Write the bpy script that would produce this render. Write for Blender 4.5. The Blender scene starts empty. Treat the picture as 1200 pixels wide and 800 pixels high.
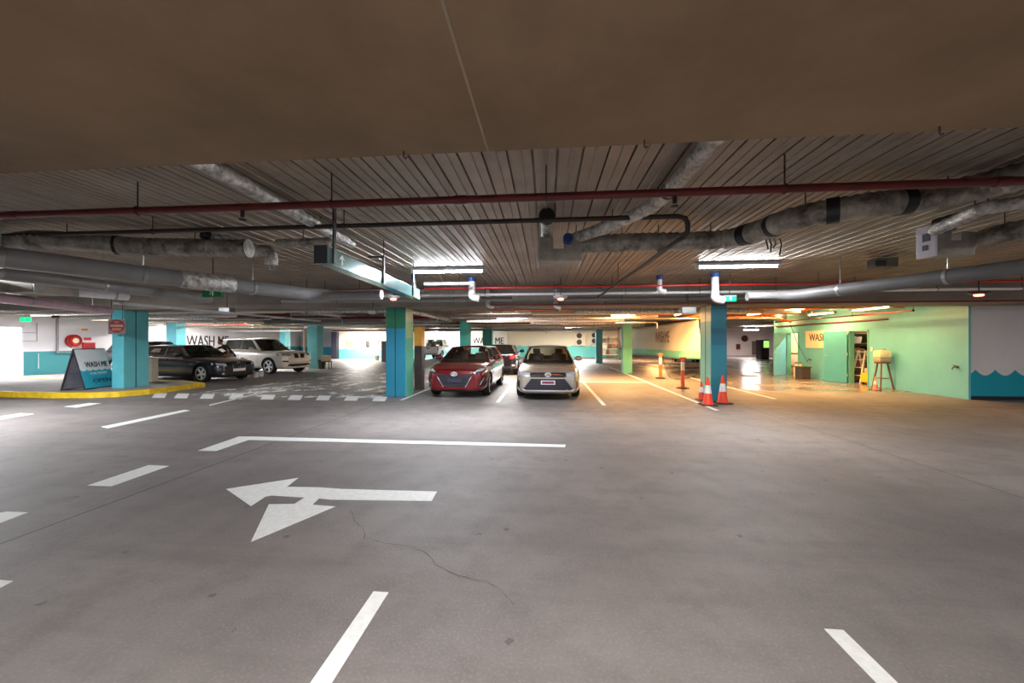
import bpy, bmesh, math, random
from mathutils import Vector, Matrix
from mathutils.bvhtree import BVHTree
random.seed(7)
PI = math.pi
SC = bpy.context.scene
COL = SC.collection

# ------------------------------------------------------------------ camera, world, exposure
CAMH = 1.60                      # eye height
FPX = 445.0                      # focal length in pixels of a 1200 px wide frame
YAW = math.atan(40 / FPX)
cam_data = bpy.data.cameras.new('camera')
cam_data.lens = FPX / 1200 * 36.0
cam_data.sensor_width = 36.0
cam_data.clip_start = 0.05
cam_data.clip_end = 200
cam = bpy.data.objects.new('camera', cam_data)
cam.location = (0, 0, CAMH)
cam.rotation_euler = (PI / 2, 0, YAW)
COL.objects.link(cam)
SC.camera = cam
SC.view_settings.view_transform = 'Standard'
SC.view_settings.look = 'None'
SC.view_settings.exposure = 1.5
SC.view_settings.gamma = 1.0
SC.view_settings.use_curve_mapping = False
world = bpy.data.worlds.new('world')
SC.world = world
world.use_nodes = True
wbg = world.node_tree.nodes['Background']
wbg.inputs[0].default_value = (0.95, 0.97, 1.0, 1)
wbg.inputs[1].default_value = 0.35

COOL = (0.93, 0.96, 1.0)
WHITE = (1.0, 0.97, 0.93)
WARM = (1.0, 0.52, 0.18)
WARMER = (1.0, 0.62, 0.25)

# ------------------------------------------------------------------ where a sight line meets a plane of the building
CS, SN = math.cos(YAW), math.sin(YAW)
def ray(px, py):
    a, b = (px - 600) / FPX, (400 - py) / FPX
    return Vector((CS * a - SN, SN * a + CS, b))
def at_z(px, py, z=0.0):
    d = ray(px, py); t = (z - CAMH) / d.z
    return Vector((d.x * t, d.y * t, z))
def at_y(px, py, Y):
    d = ray(px, py); t = Y / d.y
    return Vector((d.x * t, Y, CAMH + d.z * t))
def at_x(px, py, X):
    d = ray(px, py); t = X / d.x
    return Vector((X, d.y * t, CAMH + d.z * t))

# ------------------------------------------------------------------ materials
def lin(c):
    return tuple(((v / 255) / 12.92 if v / 255 <= 0.04045 else ((v / 255 + 0.055) / 1.055) ** 2.4) for v in c) + (1.0,)
class NT:
    def __init__(self, name):
        self.m = bpy.data.materials.new(name); self.m.use_nodes = True
        self.t = self.m.node_tree; self.b = self.t.nodes['Principled BSDF']
    def n(self, typ, **kw):
        nd = self.t.nodes.new(typ)
        for k, v in kw.items():
            if k.startswith('i_'):
                nd.inputs[int(k[2:])].default_value = v
            else: setattr(nd, k, v)
        return nd
    def l(self, a, b): self.t.links.new(a, b)
    def math(self, op, a, b=None, clamp=False):
        nd = self.n('ShaderNodeMath', operation=op); nd.use_clamp = clamp
        for i, v in enumerate((a, b)):
            if v is None: continue
            if isinstance(v, (int, float)): nd.inputs[i].default_value = v
            else: self.l(v, nd.inputs[i])
        return nd.outputs[0]
    def mix(self, f, a, b):
        nd = self.n('ShaderNodeMix', data_type='RGBA')
        for i, v in ((0, f), (6, a), (7, b)):
            if isinstance(v, (int, float)): nd.inputs[i].default_value = v
            elif isinstance(v, tuple): nd.inputs[i].default_value = v
            else: self.l(v, nd.inputs[i])
        return nd.outputs[2]
    def noise(self, scale, detail=4, rough=0.5, vec=None):
        nd = self.n('ShaderNodeTexNoise'); nd.inputs['Scale'].default_value = scale
        nd.inputs['Detail'].default_value = detail; nd.inputs['Roughness'].default_value = rough
        if vec is not None: self.l(vec, nd.inputs['Vector'])
        return nd.outputs[0]
    def ramp(self, f, lo, hi):
        nd = self.n('ShaderNodeMapRange'); self.l(f, nd.inputs[0])
        nd.inputs[1].default_value = lo; nd.inputs[2].default_value = hi
        return nd.outputs[0]
    def pos(self):
        g = self.n('ShaderNodeNewGeometry'); s = self.n('ShaderNodeSeparateXYZ'); self.l(g.outputs['Position'], s.inputs[0])
        return g.outputs['Position'], s.outputs[0], s.outputs[1], s.outputs[2]
    def bump(self, h, strength=0.3, dist=0.01):
        nd = self.n('ShaderNodeBump'); nd.inputs['Strength'].default_value = strength; nd.inputs['Distance'].default_value = dist
        self.l(h, nd.inputs['Height']); self.l(nd.outputs[0], self.b.inputs['Normal'])
MATS = {}
def mat(name, c, rough=0.6, metal=0.0, var=0.12, vs=6.0, coat=0.0, bump=0.0, spec=0.5, emit=None, es=0.0):
    if name in MATS: return MATS[name]
    q = NT(name); b = q.b
    col = lin(c)
    if var > 0:
        tc = q.n('ShaderNodeTexCoord')
        f = q.noise(vs, 5, 0.6, tc.outputs['Object'])
        dark = tuple(v * (1 - var * 1.6) for v in col[:3]) + (1,)
        lite = tuple(min(1, v * (1 + var)) for v in col[:3]) + (1,)
        q.l(q.mix(q.ramp(f, 0.3, 0.7), dark, lite), b.inputs['Base Color'])
        if bump: q.bump(f, bump, 0.01)
    else: b.inputs['Base Color'].default_value = col
    b.inputs['Roughness'].default_value = rough
    b.inputs['Metallic'].default_value = metal
    b.inputs['Coat Weight'].default_value = coat
    b.inputs['Coat Roughness'].default_value = 0.04
    b.inputs['Specular IOR Level'].default_value = spec
    if emit:
        b.inputs['Emission Color'].default_value = tuple(emit) + (1,)
        b.inputs['Emission Strength'].default_value = es
    MATS[name] = q.m
    return q.m

def m_foil():
    q = NT('foil wrap'); tc = q.n('ShaderNodeTexCoord')
    f = q.noise(14, 6, 0.7, tc.outputs['Object'])
    q.l(q.mix(q.ramp(f, 0.35, 0.7), lin((128, 125, 120)), lin((236, 234, 230))), q.b.inputs['Base Color'])
    q.b.inputs['Metallic'].default_value = 0.5; q.b.inputs['Roughness'].default_value = 0.3
    q.bump(f, 0.9, 0.03); return q.m
def m_flex(name, lo, hi, metal):
    q = NT(name); tc = q.n('ShaderNodeTexCoord')
    f = q.noise(5, 6, 0.7, tc.outputs['Object'])
    q.l(q.mix(q.ramp(f, 0.35, 0.65), lin(lo), lin(hi)), q.b.inputs['Base Color'])
    q.b.inputs['Metallic'].default_value = metal; q.b.inputs['Roughness'].default_value = 0.45
    g = q.noise(30, 3, 0.6, tc.outputs['Object']); q.bump(g, 0.5, 0.012); return q.m
FOIL = m_foil()
FLEX = m_flex('dusty flexible duct', (84, 79, 73), (176, 170, 160), 0.35)
CONC = mat('smooth concrete', (128, 106, 82), 0.85, var=0.16, vs=1.3, bump=0.12)
DECK = mat('galvanised decking', (156, 143, 130), 0.5, 0.45, var=0.16, vs=1.7)
RED = mat('red pipe paint', (98, 24, 22), 0.45, var=0.2, vs=8)
REDB = mat('bright red paint', (196, 34, 30), 0.4, var=0.1)
ORANGE_PIPE = mat('copper orange pipe', (196, 104, 48), 0.45, var=0.15)
DARKP = mat('dark iron pipe', (52, 44, 40), 0.5, 0.3)
STEEL = mat('galvanised steel', (165, 165, 165), 0.35, 0.7, var=0.12)
GREYP = mat('grey pvc', (132, 130, 130), 0.38, var=0.1, vs=3)
WHITEP = mat('white pvc', (215, 215, 218), 0.35, var=0.06)
BLUEP = mat('blue fire collar', (30, 62, 128), 0.5, var=0.1)
BLACK = mat('black plastic', (18, 18, 20), 0.45, var=0.1)
RUBBER = mat('black rubber', (22, 22, 22), 0.8, var=0.15)
WHITEWALL = mat('white painted wall', (214, 209, 206), 0.7, var=0.05, vs=1.2)
WHITEPAINT = mat('white line paint', (222, 222, 220), 0.6, var=0.07, vs=18)
TEAL = mat('teal paint', (98, 190, 202), 0.38, var=0.06, vs=3)
TEALD = mat('deep teal paint', (28, 122, 142), 0.38, var=0.08, vs=3)
AQUA = mat('aqua green paint', (106, 184, 194), 0.4, var=0.05, vs=2)
LGREEN = mat('light green paint', (98, 180, 150), 0.45, var=0.06, vs=3)
DOORG = mat('sea green door paint', (62, 152, 166), 0.4, var=0.05, vs=2)
YEL = mat('yellow kerb paint', (222, 184, 30), 0.6, var=0.18, vs=7)
CHROME = mat('chrome', (225, 225, 228), 0.12, 1.0, var=0)
ALLOY = mat('alloy', (226, 224, 222), 0.3, 0.35, var=0.05)
CREAM = mat('cream paint', (226, 214, 186), 0.6, var=0.05)
TEXTD = mat('dark lettering', (44, 42, 44), 0.6, var=0.05)
WOOD = mat('brown wood', (112, 72, 44), 0.55, var=0.2)
SEATM = mat('seat fabric', (132, 112, 98), 0.85, var=0.1)
DARKTRIM = mat('dark cabin trim', (52, 46, 44), 0.7, var=0.1)

def m_glass(name, tint, alpha):
    q = NT(name); t = q.t
    tr = q.n('ShaderNodeBsdfTransparent'); tr.inputs[0].default_value = tint
    gl = q.n('ShaderNodeBsdfGlossy'); gl.inputs['Roughness'].default_value = 0.03
    fr = q.n('ShaderNodeFresnel'); fr.inputs[0].default_value = 1.5
    f = q.math('ADD', fr.outputs[0], alpha, True)
    mx = q.n('ShaderNodeMixShader'); q.l(f, mx.inputs[0]); q.l(tr.outputs[0], mx.inputs[1]); q.l(gl.outputs[0], mx.inputs[2])
    out = t.nodes['Material Output']; q.l(mx.outputs[0], out.inputs[0]); return q.m
GLASS = m_glass('clear car glass', (0.90, 0.93, 0.90, 1), 0.02)
TINT = m_glass('tinted car glass', (0.16, 0.18, 0.18, 1), 0.07)

# ------------------------------------------------------------------ mesh helpers
def setm(o, **kw):
    for k, v in kw.items():
        if v is not None: o[k] = v
    return o
def obj(name, bm, m, parent=None, smooth=False, kind=None, label=None):
    me = bpy.data.meshes.new(name)
    bmesh.ops.recalc_face_normals(bm, faces=bm.faces[:])
    if smooth:
        for f in bm.faces: f.smooth = True
    bm.to_mesh(me); bm.free()
    for mm in (m if isinstance(m, (list, tuple)) else [m]): me.materials.append(mm)
    o = bpy.data.objects.new(name, me); COL.objects.link(o)
    if parent: o.parent = parent
    if kind: o['kind'] = kind
    if label: o['label'] = label
    if smooth:
        try: me.set_sharp_from_angle(angle=math.radians(40))
        except Exception: pass
    return o
def thing(name, label, cat, loc=(0, 0, 0), rz=0, group=None):
    o = bpy.data.objects.new(name, None); COL.objects.link(o)
    o.location = loc; o.rotation_euler = (0, 0, rz); o.empty_display_size = 0.1
    return setm(o, label=label, category=cat, group=group)
def tag(o, label, cat, group=None): return setm(o, label=label, category=cat, group=group)
def struct(name, bm, m, smooth=False): return obj(name, bm, m, None, smooth, 'structure')
def origin_to(o, loc):
    loc = Vector(loc); o.data.transform(Matrix.Translation(-loc)); o.location = loc; return o
def copy_tree(o, parent=None):
    c = o.copy(); COL.objects.link(c)
    if parent: c.parent = parent
    for ch in list(o.children): copy_tree(ch, c)
    return c
def B(): return bmesh.new()
def box(bm, x0, x1, y0, y1, z0, z1, bev=0.0, M=None, mi=0):
    t = bmesh.new() if (bev or M) else bm
    vs = [t.verts.new(p) for p in ((x0,y0,z0),(x1,y0,z0),(x1,y1,z0),(x0,y1,z0),(x0,y0,z1),(x1,y0,z1),(x1,y1,z1),(x0,y1,z1))]
    fs = [t.faces.new([vs[i] for i in q]) for q in ((0,3,2,1),(4,5,6,7),(0,1,5,4),(1,2,6,5),(2,3,7,6),(3,0,4,7))]
    for f in fs: f.material_index = mi
    if t is not bm:
        if bev: bmesh.ops.bevel(t, geom=t.edges[:], offset=bev, segments=2, profile=0.6, affect='EDGES')
        if M: bmesh.ops.transform(t, matrix=M, verts=t.verts[:])
        merge(bm, t, mi)
    return bm
def merge(bm, t, mi=None):
    mp = {}
    for v in t.verts: mp[v] = bm.verts.new(v.co)
    for f in t.faces:
        try:
            g = bm.faces.new([mp[v] for v in f.verts]); g.material_index = f.material_index if mi is None else mi; g.smooth = f.smooth
        except ValueError: pass
    t.free()
def frame(d):
    d = d.normalized(); u = Vector((0, 0, 1)) if abs(d.z) < 0.95 else Vector((1, 0, 0))
    a = d.cross(u).normalized(); return a, a.cross(d).normalized()
def tube(bm, pts, r, seg=12, caps=True, rf=None):
    pts = [Vector(p) for p in pts]; rings = []; n = len(pts)
    pa = None
    for i, p in enumerate(pts):
        d = (pts[min(i + 1, n - 1)] - pts[max(i - 1, 0)])
        if pa is None: a, b = frame(d)
        else:
            dn = d.normalized(); a = (pa - dn * pa.dot(dn)).normalized(); b = a.cross(dn)
        pa = a; rr = rf(i) if rf else (r[i] if isinstance(r, (list, tuple)) else r)
        rings.append([bm.verts.new(p + (a * math.cos(k * 2 * PI / seg) + b * math.sin(k * 2 * PI / seg)) * rr) for k in range(seg)])
    for i in range(n - 1):
        for k in range(seg):
            bm.faces.new((rings[i][k], rings[i][(k + 1) % seg], rings[i + 1][(k + 1) % seg], rings[i + 1][k]))
    if caps:
        bm.faces.new(rings[0][::-1]); bm.faces.new(rings[-1])
    return bm
def cyl(bm, p0, p1, r0, r1=None, seg=16): return tube(bm, [p0, p1], [r0, r0 if r1 is None else r1], seg)
def spline(pts, n=8):
    pts = [Vector(p) for p in pts]; P = [2 * pts[0] - pts[1]] + pts + [2 * pts[-1] - pts[-2]]; out = []
    for i in range(1, len(P) - 2):
        a, b, c, d = P[i - 1], P[i], P[i + 1], P[i + 2]
        for k in range(n):
            t = k / n
            out.append(0.5 * ((2 * b) + (c - a) * t + (2 * a - 5 * b + 4 * c - d) * t * t + (3 * b - a - 3 * c + d) * t ** 3))
    out.append(pts[-1]); return out
def resample(pts, step):
    out = [pts[0].copy()]; acc = 0
    for i in range(1, len(pts)):
        a, b = pts[i - 1], pts[i]; L = (b - a).length; s = step - acc
        while s <= L and L > 0:
            out.append(a.lerp(b, s / L)); s += step
        acc = (acc + L) % step
    out.append(pts[-1].copy()); return out
def lathe(bm, prof, seg=24, M=None):
    t = bmesh.new(); rings = []
    for r, z in prof:
        if r < 1e-5: rings.append([t.verts.new((0, 0, z))])
        else: rings.append([t.verts.new((r * math.cos(k * 2 * PI / seg), r * math.sin(k * 2 * PI / seg), z)) for k in range(seg)])
    for i in range(len(rings) - 1):
        a, b = rings[i], rings[i + 1]
        for k in range(seg):
            q = [a[k % len(a)], a[(k + 1) % len(a)], b[(k + 1) % len(b)], b[k % len(b)]]
            u = []
            for v in q:
                if v not in u: u.append(v)
            if len(u) > 2:
                try: t.faces.new(u)
                except ValueError: pass
    if M: bmesh.ops.transform(t, matrix=M, verts=t.verts[:])
    merge(bm, t); return bm
def prism(bm, poly, fn, d0, d1, mi=0):
    """poly = list of (u,v); fn(u,v,d) -> point"""
    a = [bm.verts.new(fn(u, v, d0)) for u, v in poly]; b = [bm.verts.new(fn(u, v, d1)) for u, v in poly]
    n = len(poly); bm.faces.new(a[::-1]).material_index = mi; bm.faces.new(b).material_index = mi
    for i in range(n): bm.faces.new((a[i], a[(i + 1) % n], b[(i + 1) % n], b[i])).material_index = mi
    return bm
def ell(bm, c, r, seg=16, rings=10):
    t = bmesh.new(); bmesh.ops.create_uvsphere(t, u_segments=seg, v_segments=rings, radius=1.0)
    bmesh.ops.transform(t, matrix=Matrix.Translation(c) @ Matrix.Diagonal((r[0], r[1], r[2], 1)), verts=t.verts[:])
    merge(bm, t); return bm
def torus(bm, c, R, r, a, b, seg=24, s2=8, ry=None):
    """ring in the plane of unit vectors a, b"""
    c, a, b = Vector(c), Vector(a), Vector(b); ry = ry or R
    pts = [c + a * R * math.cos(i * 2 * PI / seg) + b * ry * math.sin(i * 2 * PI / seg) for i in range(seg)]
    n = a.cross(b); rings = []
    for i, p in enumerate(pts):
        o = (p - c).normalized()
        rings.append([bm.verts.new(p + (o * math.cos(k * 2 * PI / s2) + n * math.sin(k * 2 * PI / s2)) * r) for k in range(s2)])
    for i in range(seg):
        for k in range(s2):
            bm.faces.new((rings[i][k], rings[i][(k + 1) % s2], rings[(i + 1) % seg][(k + 1) % s2], rings[(i + 1) % seg][k]))
    return bm
def text_bm(s, c, right, up, height, width=None, depth=0.004, xs=1.0, shear=0.0, bold=0.022):
    cu = bpy.data.curves.new('lettering', 'FONT'); cu.body = s; cu.size = 1.0; cu.extrude = 0.0;  cu.resolution_u = 3
    cu.shear = shear
    o = bpy.data.objects.new('lettering', cu); COL.objects.link(o)
    bpy.context.view_layer.update()
    dg = bpy.context.evaluated_depsgraph_get()
    me = bpy.data.meshes.new_from_object(o.evaluated_get(dg)); bpy.data.objects.remove(o); bpy.data.curves.remove(cu)
    t = bmesh.new(); t.from_mesh(me); bpy.data.meshes.remove(me)
    xs_ = [v.co.x for v in t.verts]; ys = [v.co.y for v in t.verts]
    x0, x1, y0, y1 = min(xs_), max(xs_), min(ys), max(ys)
    sy = height / (y1 - y0); sx = (width / (x1 - x0)) if width else sy * xs
    right, up = Vector(right).normalized(), Vector(up).normalized(); nrm = right.cross(up); c = Vector(c)
    r = bmesh.ops.extrude_face_region(t, geom=t.faces[:])
    ev = [g for g in r['geom'] if isinstance(g, bmesh.types.BMVert)]
    es = set(ev)
    for v in t.verts:
        d = depth if v in es else 0.0
        v.co = c + right * ((v.co.x - (x0 + x1) / 2) * sx) + up * ((v.co.y - (y0 + y1) / 2) * sy) + nrm * d
    for k in (-1, 1):       # heavier strokes: the same outline again, a little to each side
        g = bmesh.ops.duplicate(t, geom=[f for f in t.faces if f.index < 10 ** 9][:] if k == -1 else base_f)['geom']
        if k == -1: base_f = [f for f in t.faces if f not in set(x_ for x_ in g if isinstance(x_, bmesh.types.BMFace))]
        for v in g:
            if isinstance(v, bmesh.types.BMVert): v.co += right * (k * height * bold) + nrm * (0.0004 * (1.5 + k * .5))
    return t
def bar(bm, a, b, w, h, up=(0, 0, 1)):
    """rectangular bar between two points"""
    a, b, up = Vector(a), Vector(b), Vector(up); d = (b - a).normalized(); s = d.cross(up)
    if s.length < 1e-3: s = d.cross(Vector((1, 0, 0)))
    s.normalize(); u = s.cross(d).normalized(); vs = []
    for p in (a, b):
        for i, j in ((-1, -1), (1, -1), (1, 1), (-1, 1)): vs.append(bm.verts.new(p + s * i * w / 2 + u * j * h / 2))
    for q in ((3, 2, 1, 0), (4, 5, 6, 7), (0, 1, 5, 4), (1, 2, 6, 5), (2, 3, 7, 6), (3, 0, 4, 7)): bm.faces.new([vs[i] for i in q])
    return bm
# ------------------------------------------------------------------ lamps of the place and added fill lamps
def tube_mat(name, col, es):
    return mat(name, (250, 250, 250), 0.4, var=0, emit=col, es=es)
HOUSING = mat('white lamp housing', (205, 208, 212), 0.4, var=0.03)
def batten(c, length, ang, watts, col, label, group='fluorescent battens under the ceiling', drop=None, es=14, name='batten_light'):
    t = thing(name, label, 'light', c, ang, group)
    b = B(); box(b, -length / 2, length / 2, -0.055, 0.055, 0.0, 0.06, 0.008)
    obj('lamp_housing', b, HOUSING, t)
    b = B(); cyl(b, (-length / 2 + 0.03, 0, -0.022), (length / 2 - 0.03, 0, -0.022), 0.02, seg=12)
    obj('lamp_tube', b, tube_mat('tube %.2f %.2f %d' % (col[1], col[2], es), col, es), t, True)
    for s in (-1, 1):
        b = B(); box(b, s * (length / 2 - 0.03) - 0.03, s * (length / 2 - 0.03) + 0.03, -0.035, 0.035, -0.05, 0.0, 0.006)
        obj('end_cap', b, HOUSING, t)
    if drop:
        for s in (-1, 1):
            b = B(); cyl(b, (s * length * 0.35, 0, 0.06), (s * length * 0.35, 0, 0.06 + drop), 0.006, seg=6)
            obj('hanger', b, STEEL, t)
    d = bpy.data.lights.new('tube_glow', 'AREA'); d.shape = 'RECTANGLE'; d.size = length * 0.95; d.size_y = 0.10
    d.energy = watts * (1.7 if drop else 2.0); d.color = col
    if drop:     # added up-light above the housing, brightening the far ceiling
        du = d.copy(); du.energy = watts * 1.2; ou = bpy.data.objects.new('tube_glow', du); COL.objects.link(ou); ou.parent = t; ou.location = (0, 0, 0.075); ou.rotation_euler = (PI, 0, 0)
    lo = bpy.data.objects.new('tube_glow', d); COL.objects.link(lo); lo.parent = t; lo.location = (0, 0, -0.055)
    return t

CEIL = 3.10; BEAM = 2.58
L1 = at_z(525, 317, 3.03); L2 = at_z(864, 311, 3.03)
batten(L1, 1.52, 0, 50, (0.88, 0.93, 1.0), 'bright cool white tube light on the ribbed ceiling right of the hanging sign box', es=34)
batten(L2, 1.52, 0, 27, (0.94, 0.97, 1.0), 'bright white tube light on the ribbed ceiling left of the round grey duct', es=30)
batten((0.0, -0.35, 2.515), 1.52, 0, 46, WHITE, 'added white fill light under the near slab, above and behind the viewer')  # added out-of-view lamp that lights the near floor and slab
batten((0.5, -5.5, 3.03), 1.52, 0, 30, WHITE, 'added white fill light farther behind the viewer')  # unseen fill for the foreground, added behind the viewer
batten((-11.6, 5.3, 3.03), 1.52, 0, 125, COOL, 'added cool white fill light above the far left lane')  # added beyond the frame to brighten the island sign and pillar
batten((10.5, 3.5, 3.03), 1.52, 0, 66, WHITE, 'added white fill light above the lane in front of the grey wall')  # unseen lamp, added to lift the grey wall
# suspended battens over the wash bays: (px, py, watts, colour, along depth?, label)
BACK = 1.5
for px, py, w, col, dep, z, lab in (
    (723, 368, 66, WARM, 0, 2.72, 'warm tube light seen above the green pillar'),
    (590, 369, 75, WHITE, 0, 2.72, 'pale tube light seen above the black hatchback'),
    (798, 367, 42, WARM, 1, 2.72, 'warm tube light seen left of the right hand pillar top'),
    (887, 367, 38, WARM, 1, 2.72, 'warm tube light just right of the right hand pillar'),
    (930, 362, 24, WARM, 1, 2.72, 'warm tube light close to the green wall, left of the slanted one'),
    (962, 367, 26, WARM, 1, 2.72, 'slanted warm tube light high on the green wall above the wash panel'),
    (1020, 361, 14, WARM, 1, 2.66, 'small warm tube light above the second green doorway'),
    (907, 373.5, 32, WARM, 1, 2.72, 'farther warm tube light above the open green door'),
    (672, 383.5, 190, WHITE, 0, 2.80, 'far warm tube light above the wall mounted air units'),
    (770, 383, 90, WARM, 0, 2.80, 'far warm tube light above the hanging banner'),
    (545, 383, 200, WHITE, 0, 2.80, 'far white tube light above the pickup, added to whiten the wall'),
    (420, 384, 110, WHITE, 0, 2.80, 'far white tube light above the cream back wall'),
    (235, 378, 105, WHITE, 0, 2.80, 'white tube light above the dark blue wagon'),
    (300, 377, 95, WHITE, 0, 2.80, 'white tube light above the white car'),
    (335, 381, 70, COOL, 0, 2.80, 'white tube light behind the white car near the pillar'),
    (110, 369, 60, COOL, 0, 2.80, 'white tube light above the folding board sign'),
    (868, 388.5, 120, WHITE, 0, 2.75, 'far white tube light near the fire hose wall'),
    ):
    c = at_z(px, py, z)
    if not (dep and px > 880) and px != 868: w = w * BACK
    if px == 868: c = Vector((at_y(880, 390, 39.0).x, 39.0, 2.75))
    if px == 545: c = Vector((at_y(520, 390, 38.0).x, 38.0, 2.75))  # added lamp, set close to the back wall to blow it out white
    batten(c, 1.5, PI / 2 if dep else 0, w, col, lab, 'tube lights over the wash bays', CEIL - z - 0.06, es=16)

# ------------------------------------------------------------------ floor
XL, XR, YB, YF = -24.9, 27.0, -8.0, 45.5
XRN = 17.0
def floor_mat():
    q = NT('worn concrete floor'); P, x, y, z = q.pos()
    n1 = q.noise(0.35, 6, 0.62, P); n2 = q.noise(3.0, 6, 0.7, P); n3 = q.noise(60, 3, 0.6, P)
    c = q.mix(q.ramp(n1, 0.35, 0.68), lin((100, 93, 91)), lin((131, 124, 121)))
    c = q.mix(q.math('MULTIPLY', q.ramp(n2, 0.48, 0.72), 0.5), c, lin((92, 87, 85)))
    c = q.mix(q.math('MULTIPLY', q.ramp(n3, 0.5, 0.75), 0.3), c, lin((162, 158, 154)))
    # dark drips and small spots
    vo = q.n('ShaderNodeTexVoronoi', voronoi_dimensions='2D'); vo.inputs['Scale'].default_value = 1.6; q.l(P, vo.inputs['Vector'])
    sp = q.math('MULTIPLY', q.math('LESS_THAN', vo.outputs['Distance'], 0.04), q.math('GREATER_THAN', n2, 0.52))
    c = q.mix(q.math('MULTIPLY', sp, 0.55), c, lin((62, 56, 52)))
    # tyre scuffs: long streaks across the lane
    mp = q.n('ShaderNodeMapping'); mp.inputs['Scale'].default_value = (0.22, 2.6, 1); q.l(P, mp.inputs[0])
    st = q.noise(1.0, 5, 0.65, mp.outputs[0])
    c = q.mix(q.math('MULTIPLY', q.ramp(st, 0.5, 0.72), 0.35), c, lin((84, 79, 75)))
    # dirt stain around the bay mouth
    fb = q.math('MULTIPLY', q.math('LESS_THAN', q.math('ABSOLUTE', q.math('SUBTRACT', y, 9.8)), 1.1), q.ramp(n2, 0.3, 0.6))
    c = q.mix(q.math('MULTIPLY', fb, 0.22), c, lin((76, 68, 62)))
    # saw cut joints on the pillar lines
    def ln(v, at, w): return q.math('LESS_THAN', q.math('ABSOLUTE', q.math('SUBTRACT', v, at)), w)
    for v, a, w in ((x, -4.30, 0.012), (x, 4.86, 0.008), (x, -13.2, 0.012), (y, 16.2, 0.012), (y, 24.9, 0.02)):
        c = q.mix(q.math('MULTIPLY', ln(v, a, w), 0.75), c, lin((42, 38, 36)))
    # soap suds on the wet floor between the cars and the wall
    sx = q.math('MULTIPLY', q.math('GREATER_THAN', x, -10.8), q.math('LESS_THAN', x, -4.6))
    sy = q.math('MULTIPLY', q.math('GREATER_THAN', y, 10.3), q.math('LESS_THAN', y, 22))
    rg = q.math('MULTIPLY', sx, sy)
    mq = q.n('ShaderNodeMapping'); mq.inputs['Scale'].default_value = (0.9, 0.55, 1); mq.inputs['Rotation'].default_value = (0, 0, 0.5); q.l(P, mq.inputs[0])
    s1 = q.noise(2.2, 8, 0.75, mq.outputs[0]); s0 = q.noise(0.5, 2, 0.5, P)
    sud = q.math('MULTIPLY', q.math('GREATER_THAN', s1, 0.54), q.math('GREATER_THAN', s0, 0.44))
    sud = q.math('MULTIPLY', sud, rg)
    c = q.mix(q.math('MULTIPLY', sud, 0.9), c, lin((232, 230, 226)))
    q.l(c, q.b.inputs['Base Color'])
    # wet sheen near the green wall and the wash bays
    w1 = q.math('MULTIPLY', q.ramp(x, 3.0, 7.0), q.ramp(y, 11.2, 13.5))
    wn = q.ramp(q.noise(0.45, 4, 0.6, P), 0.33, 0.47)
    w2 = q.math('MULTIPLY', q.ramp(y, 10.5, 14.5), 0.35)
    wet = q.math('MAXIMUM', q.math('MULTIPLY', w1, wn), w2, True)
    r = q.math('SUBTRACT', 0.62, q.math('MULTIPLY', wet, 0.47))
    r = q.math('ADD', r, q.math('MULTIPLY', q.ramp(n2, 0.3, 0.7), 0.08))
    q.l(r, q.b.inputs['Roughness']); q.b.inputs['Specular IOR Level'].default_value = 0.5
    q.bump(n3, 0.06, 0.004)
    return q.m
b = B(); box(b, XL, XR, YB, YF, -0.2, 0.0)
struct('floor', b, floor_mat())
b = B()
pts = [(412, 598), (418, 612), (425, 618), (428, 630), (444, 634), (462, 637), (480, 640), (500, 648), (512, 662), (530, 672), (548, 678), (570, 682), (590, 692), (604, 708)]
pp = []
for i, (px, py) in enumerate(pts):
    p = at_z(px, py, 0.0015); pp.append(p)
pp = [p + Vector((random.uniform(-.012, .012), random.uniform(-.012, .012), 0)) for p in resample(pp, 0.05)]
prev = None
for i, p in enumerate(pp):
    d = (pp[min(i + 1, len(pp) - 1)] - pp[max(i - 1, 0)]).normalized(); s = Vector((-d.y, d.x, 0)) * random.uniform(0.0008, 0.0026)
    cur = (b.verts.new(p + s), b.verts.new(p - s))
    if prev: b.faces.new((prev[0], prev[1], cur[1], cur[0]))
    prev = cur
o = struct('floor_crack', b, mat('dark floor crack', (62, 56, 54), 0.9, var=0))  # thin dark ribbon along the floor crack

# ------------------------------------------------------------------ painted marks on the floor
def mark(name, pix, label, cat, group=None, m=WHITEPAINT, z=0.003):
    P = [at_z(px, py, 0) for px, py in pix]; c = sum(P, Vector()) / len(P)
    b = B(); prism(b, [(p.x - c.x, p.y - c.y) for p in P], lambda u, v, d: (u, v, d), 0.0, z)
    o = obj(name, b, m); o.location = (c.x, c.y, 0.0005); tag(o, label, cat, group); return o
def line_xy(x0, y0, x1, y1, w, label, group, name='bay_line', m=WHITEPAINT):
    a, c = Vector((x0, y0, 0)), Vector((x1, y1, 0)); d = (c - a).normalized(); s = Vector((-d.y, d.x, 0)) * w / 2; mid = (a + c) / 2
    b = B(); prism(b, [((p - mid).x, (p - mid).y) for p in (a - s, c - s, c + s, a + s)], lambda u, v, dd: (u, v, dd), 0, 0.003)
    o = obj(name, b, m); o.location = (mid.x, mid.y, 0.0005); tag(o, label, 'parking line', group); return o
mark('painted_arrow', [(265, 573), (349.5, 560), (336, 570.5), (372, 571), (400, 573), (512, 576), (506, 587), (388, 585.5), (374, 584), (366, 591.5), (393, 593.5), (294, 635), (315, 591), (345, 590.5), (357, 583), (318, 580.5), (311, 582), (294, 593)],
     'large white two headed arrow painted on the near floor', 'floor arrow')
mark('painted_line', [(232, 528), (280, 511.5), (297, 511.5), (663, 521), (662, 524), (291, 515.5), (253, 528.5)],
     'long white line with a bent wide left end painted beyond the arrow', 'floor line')
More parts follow.
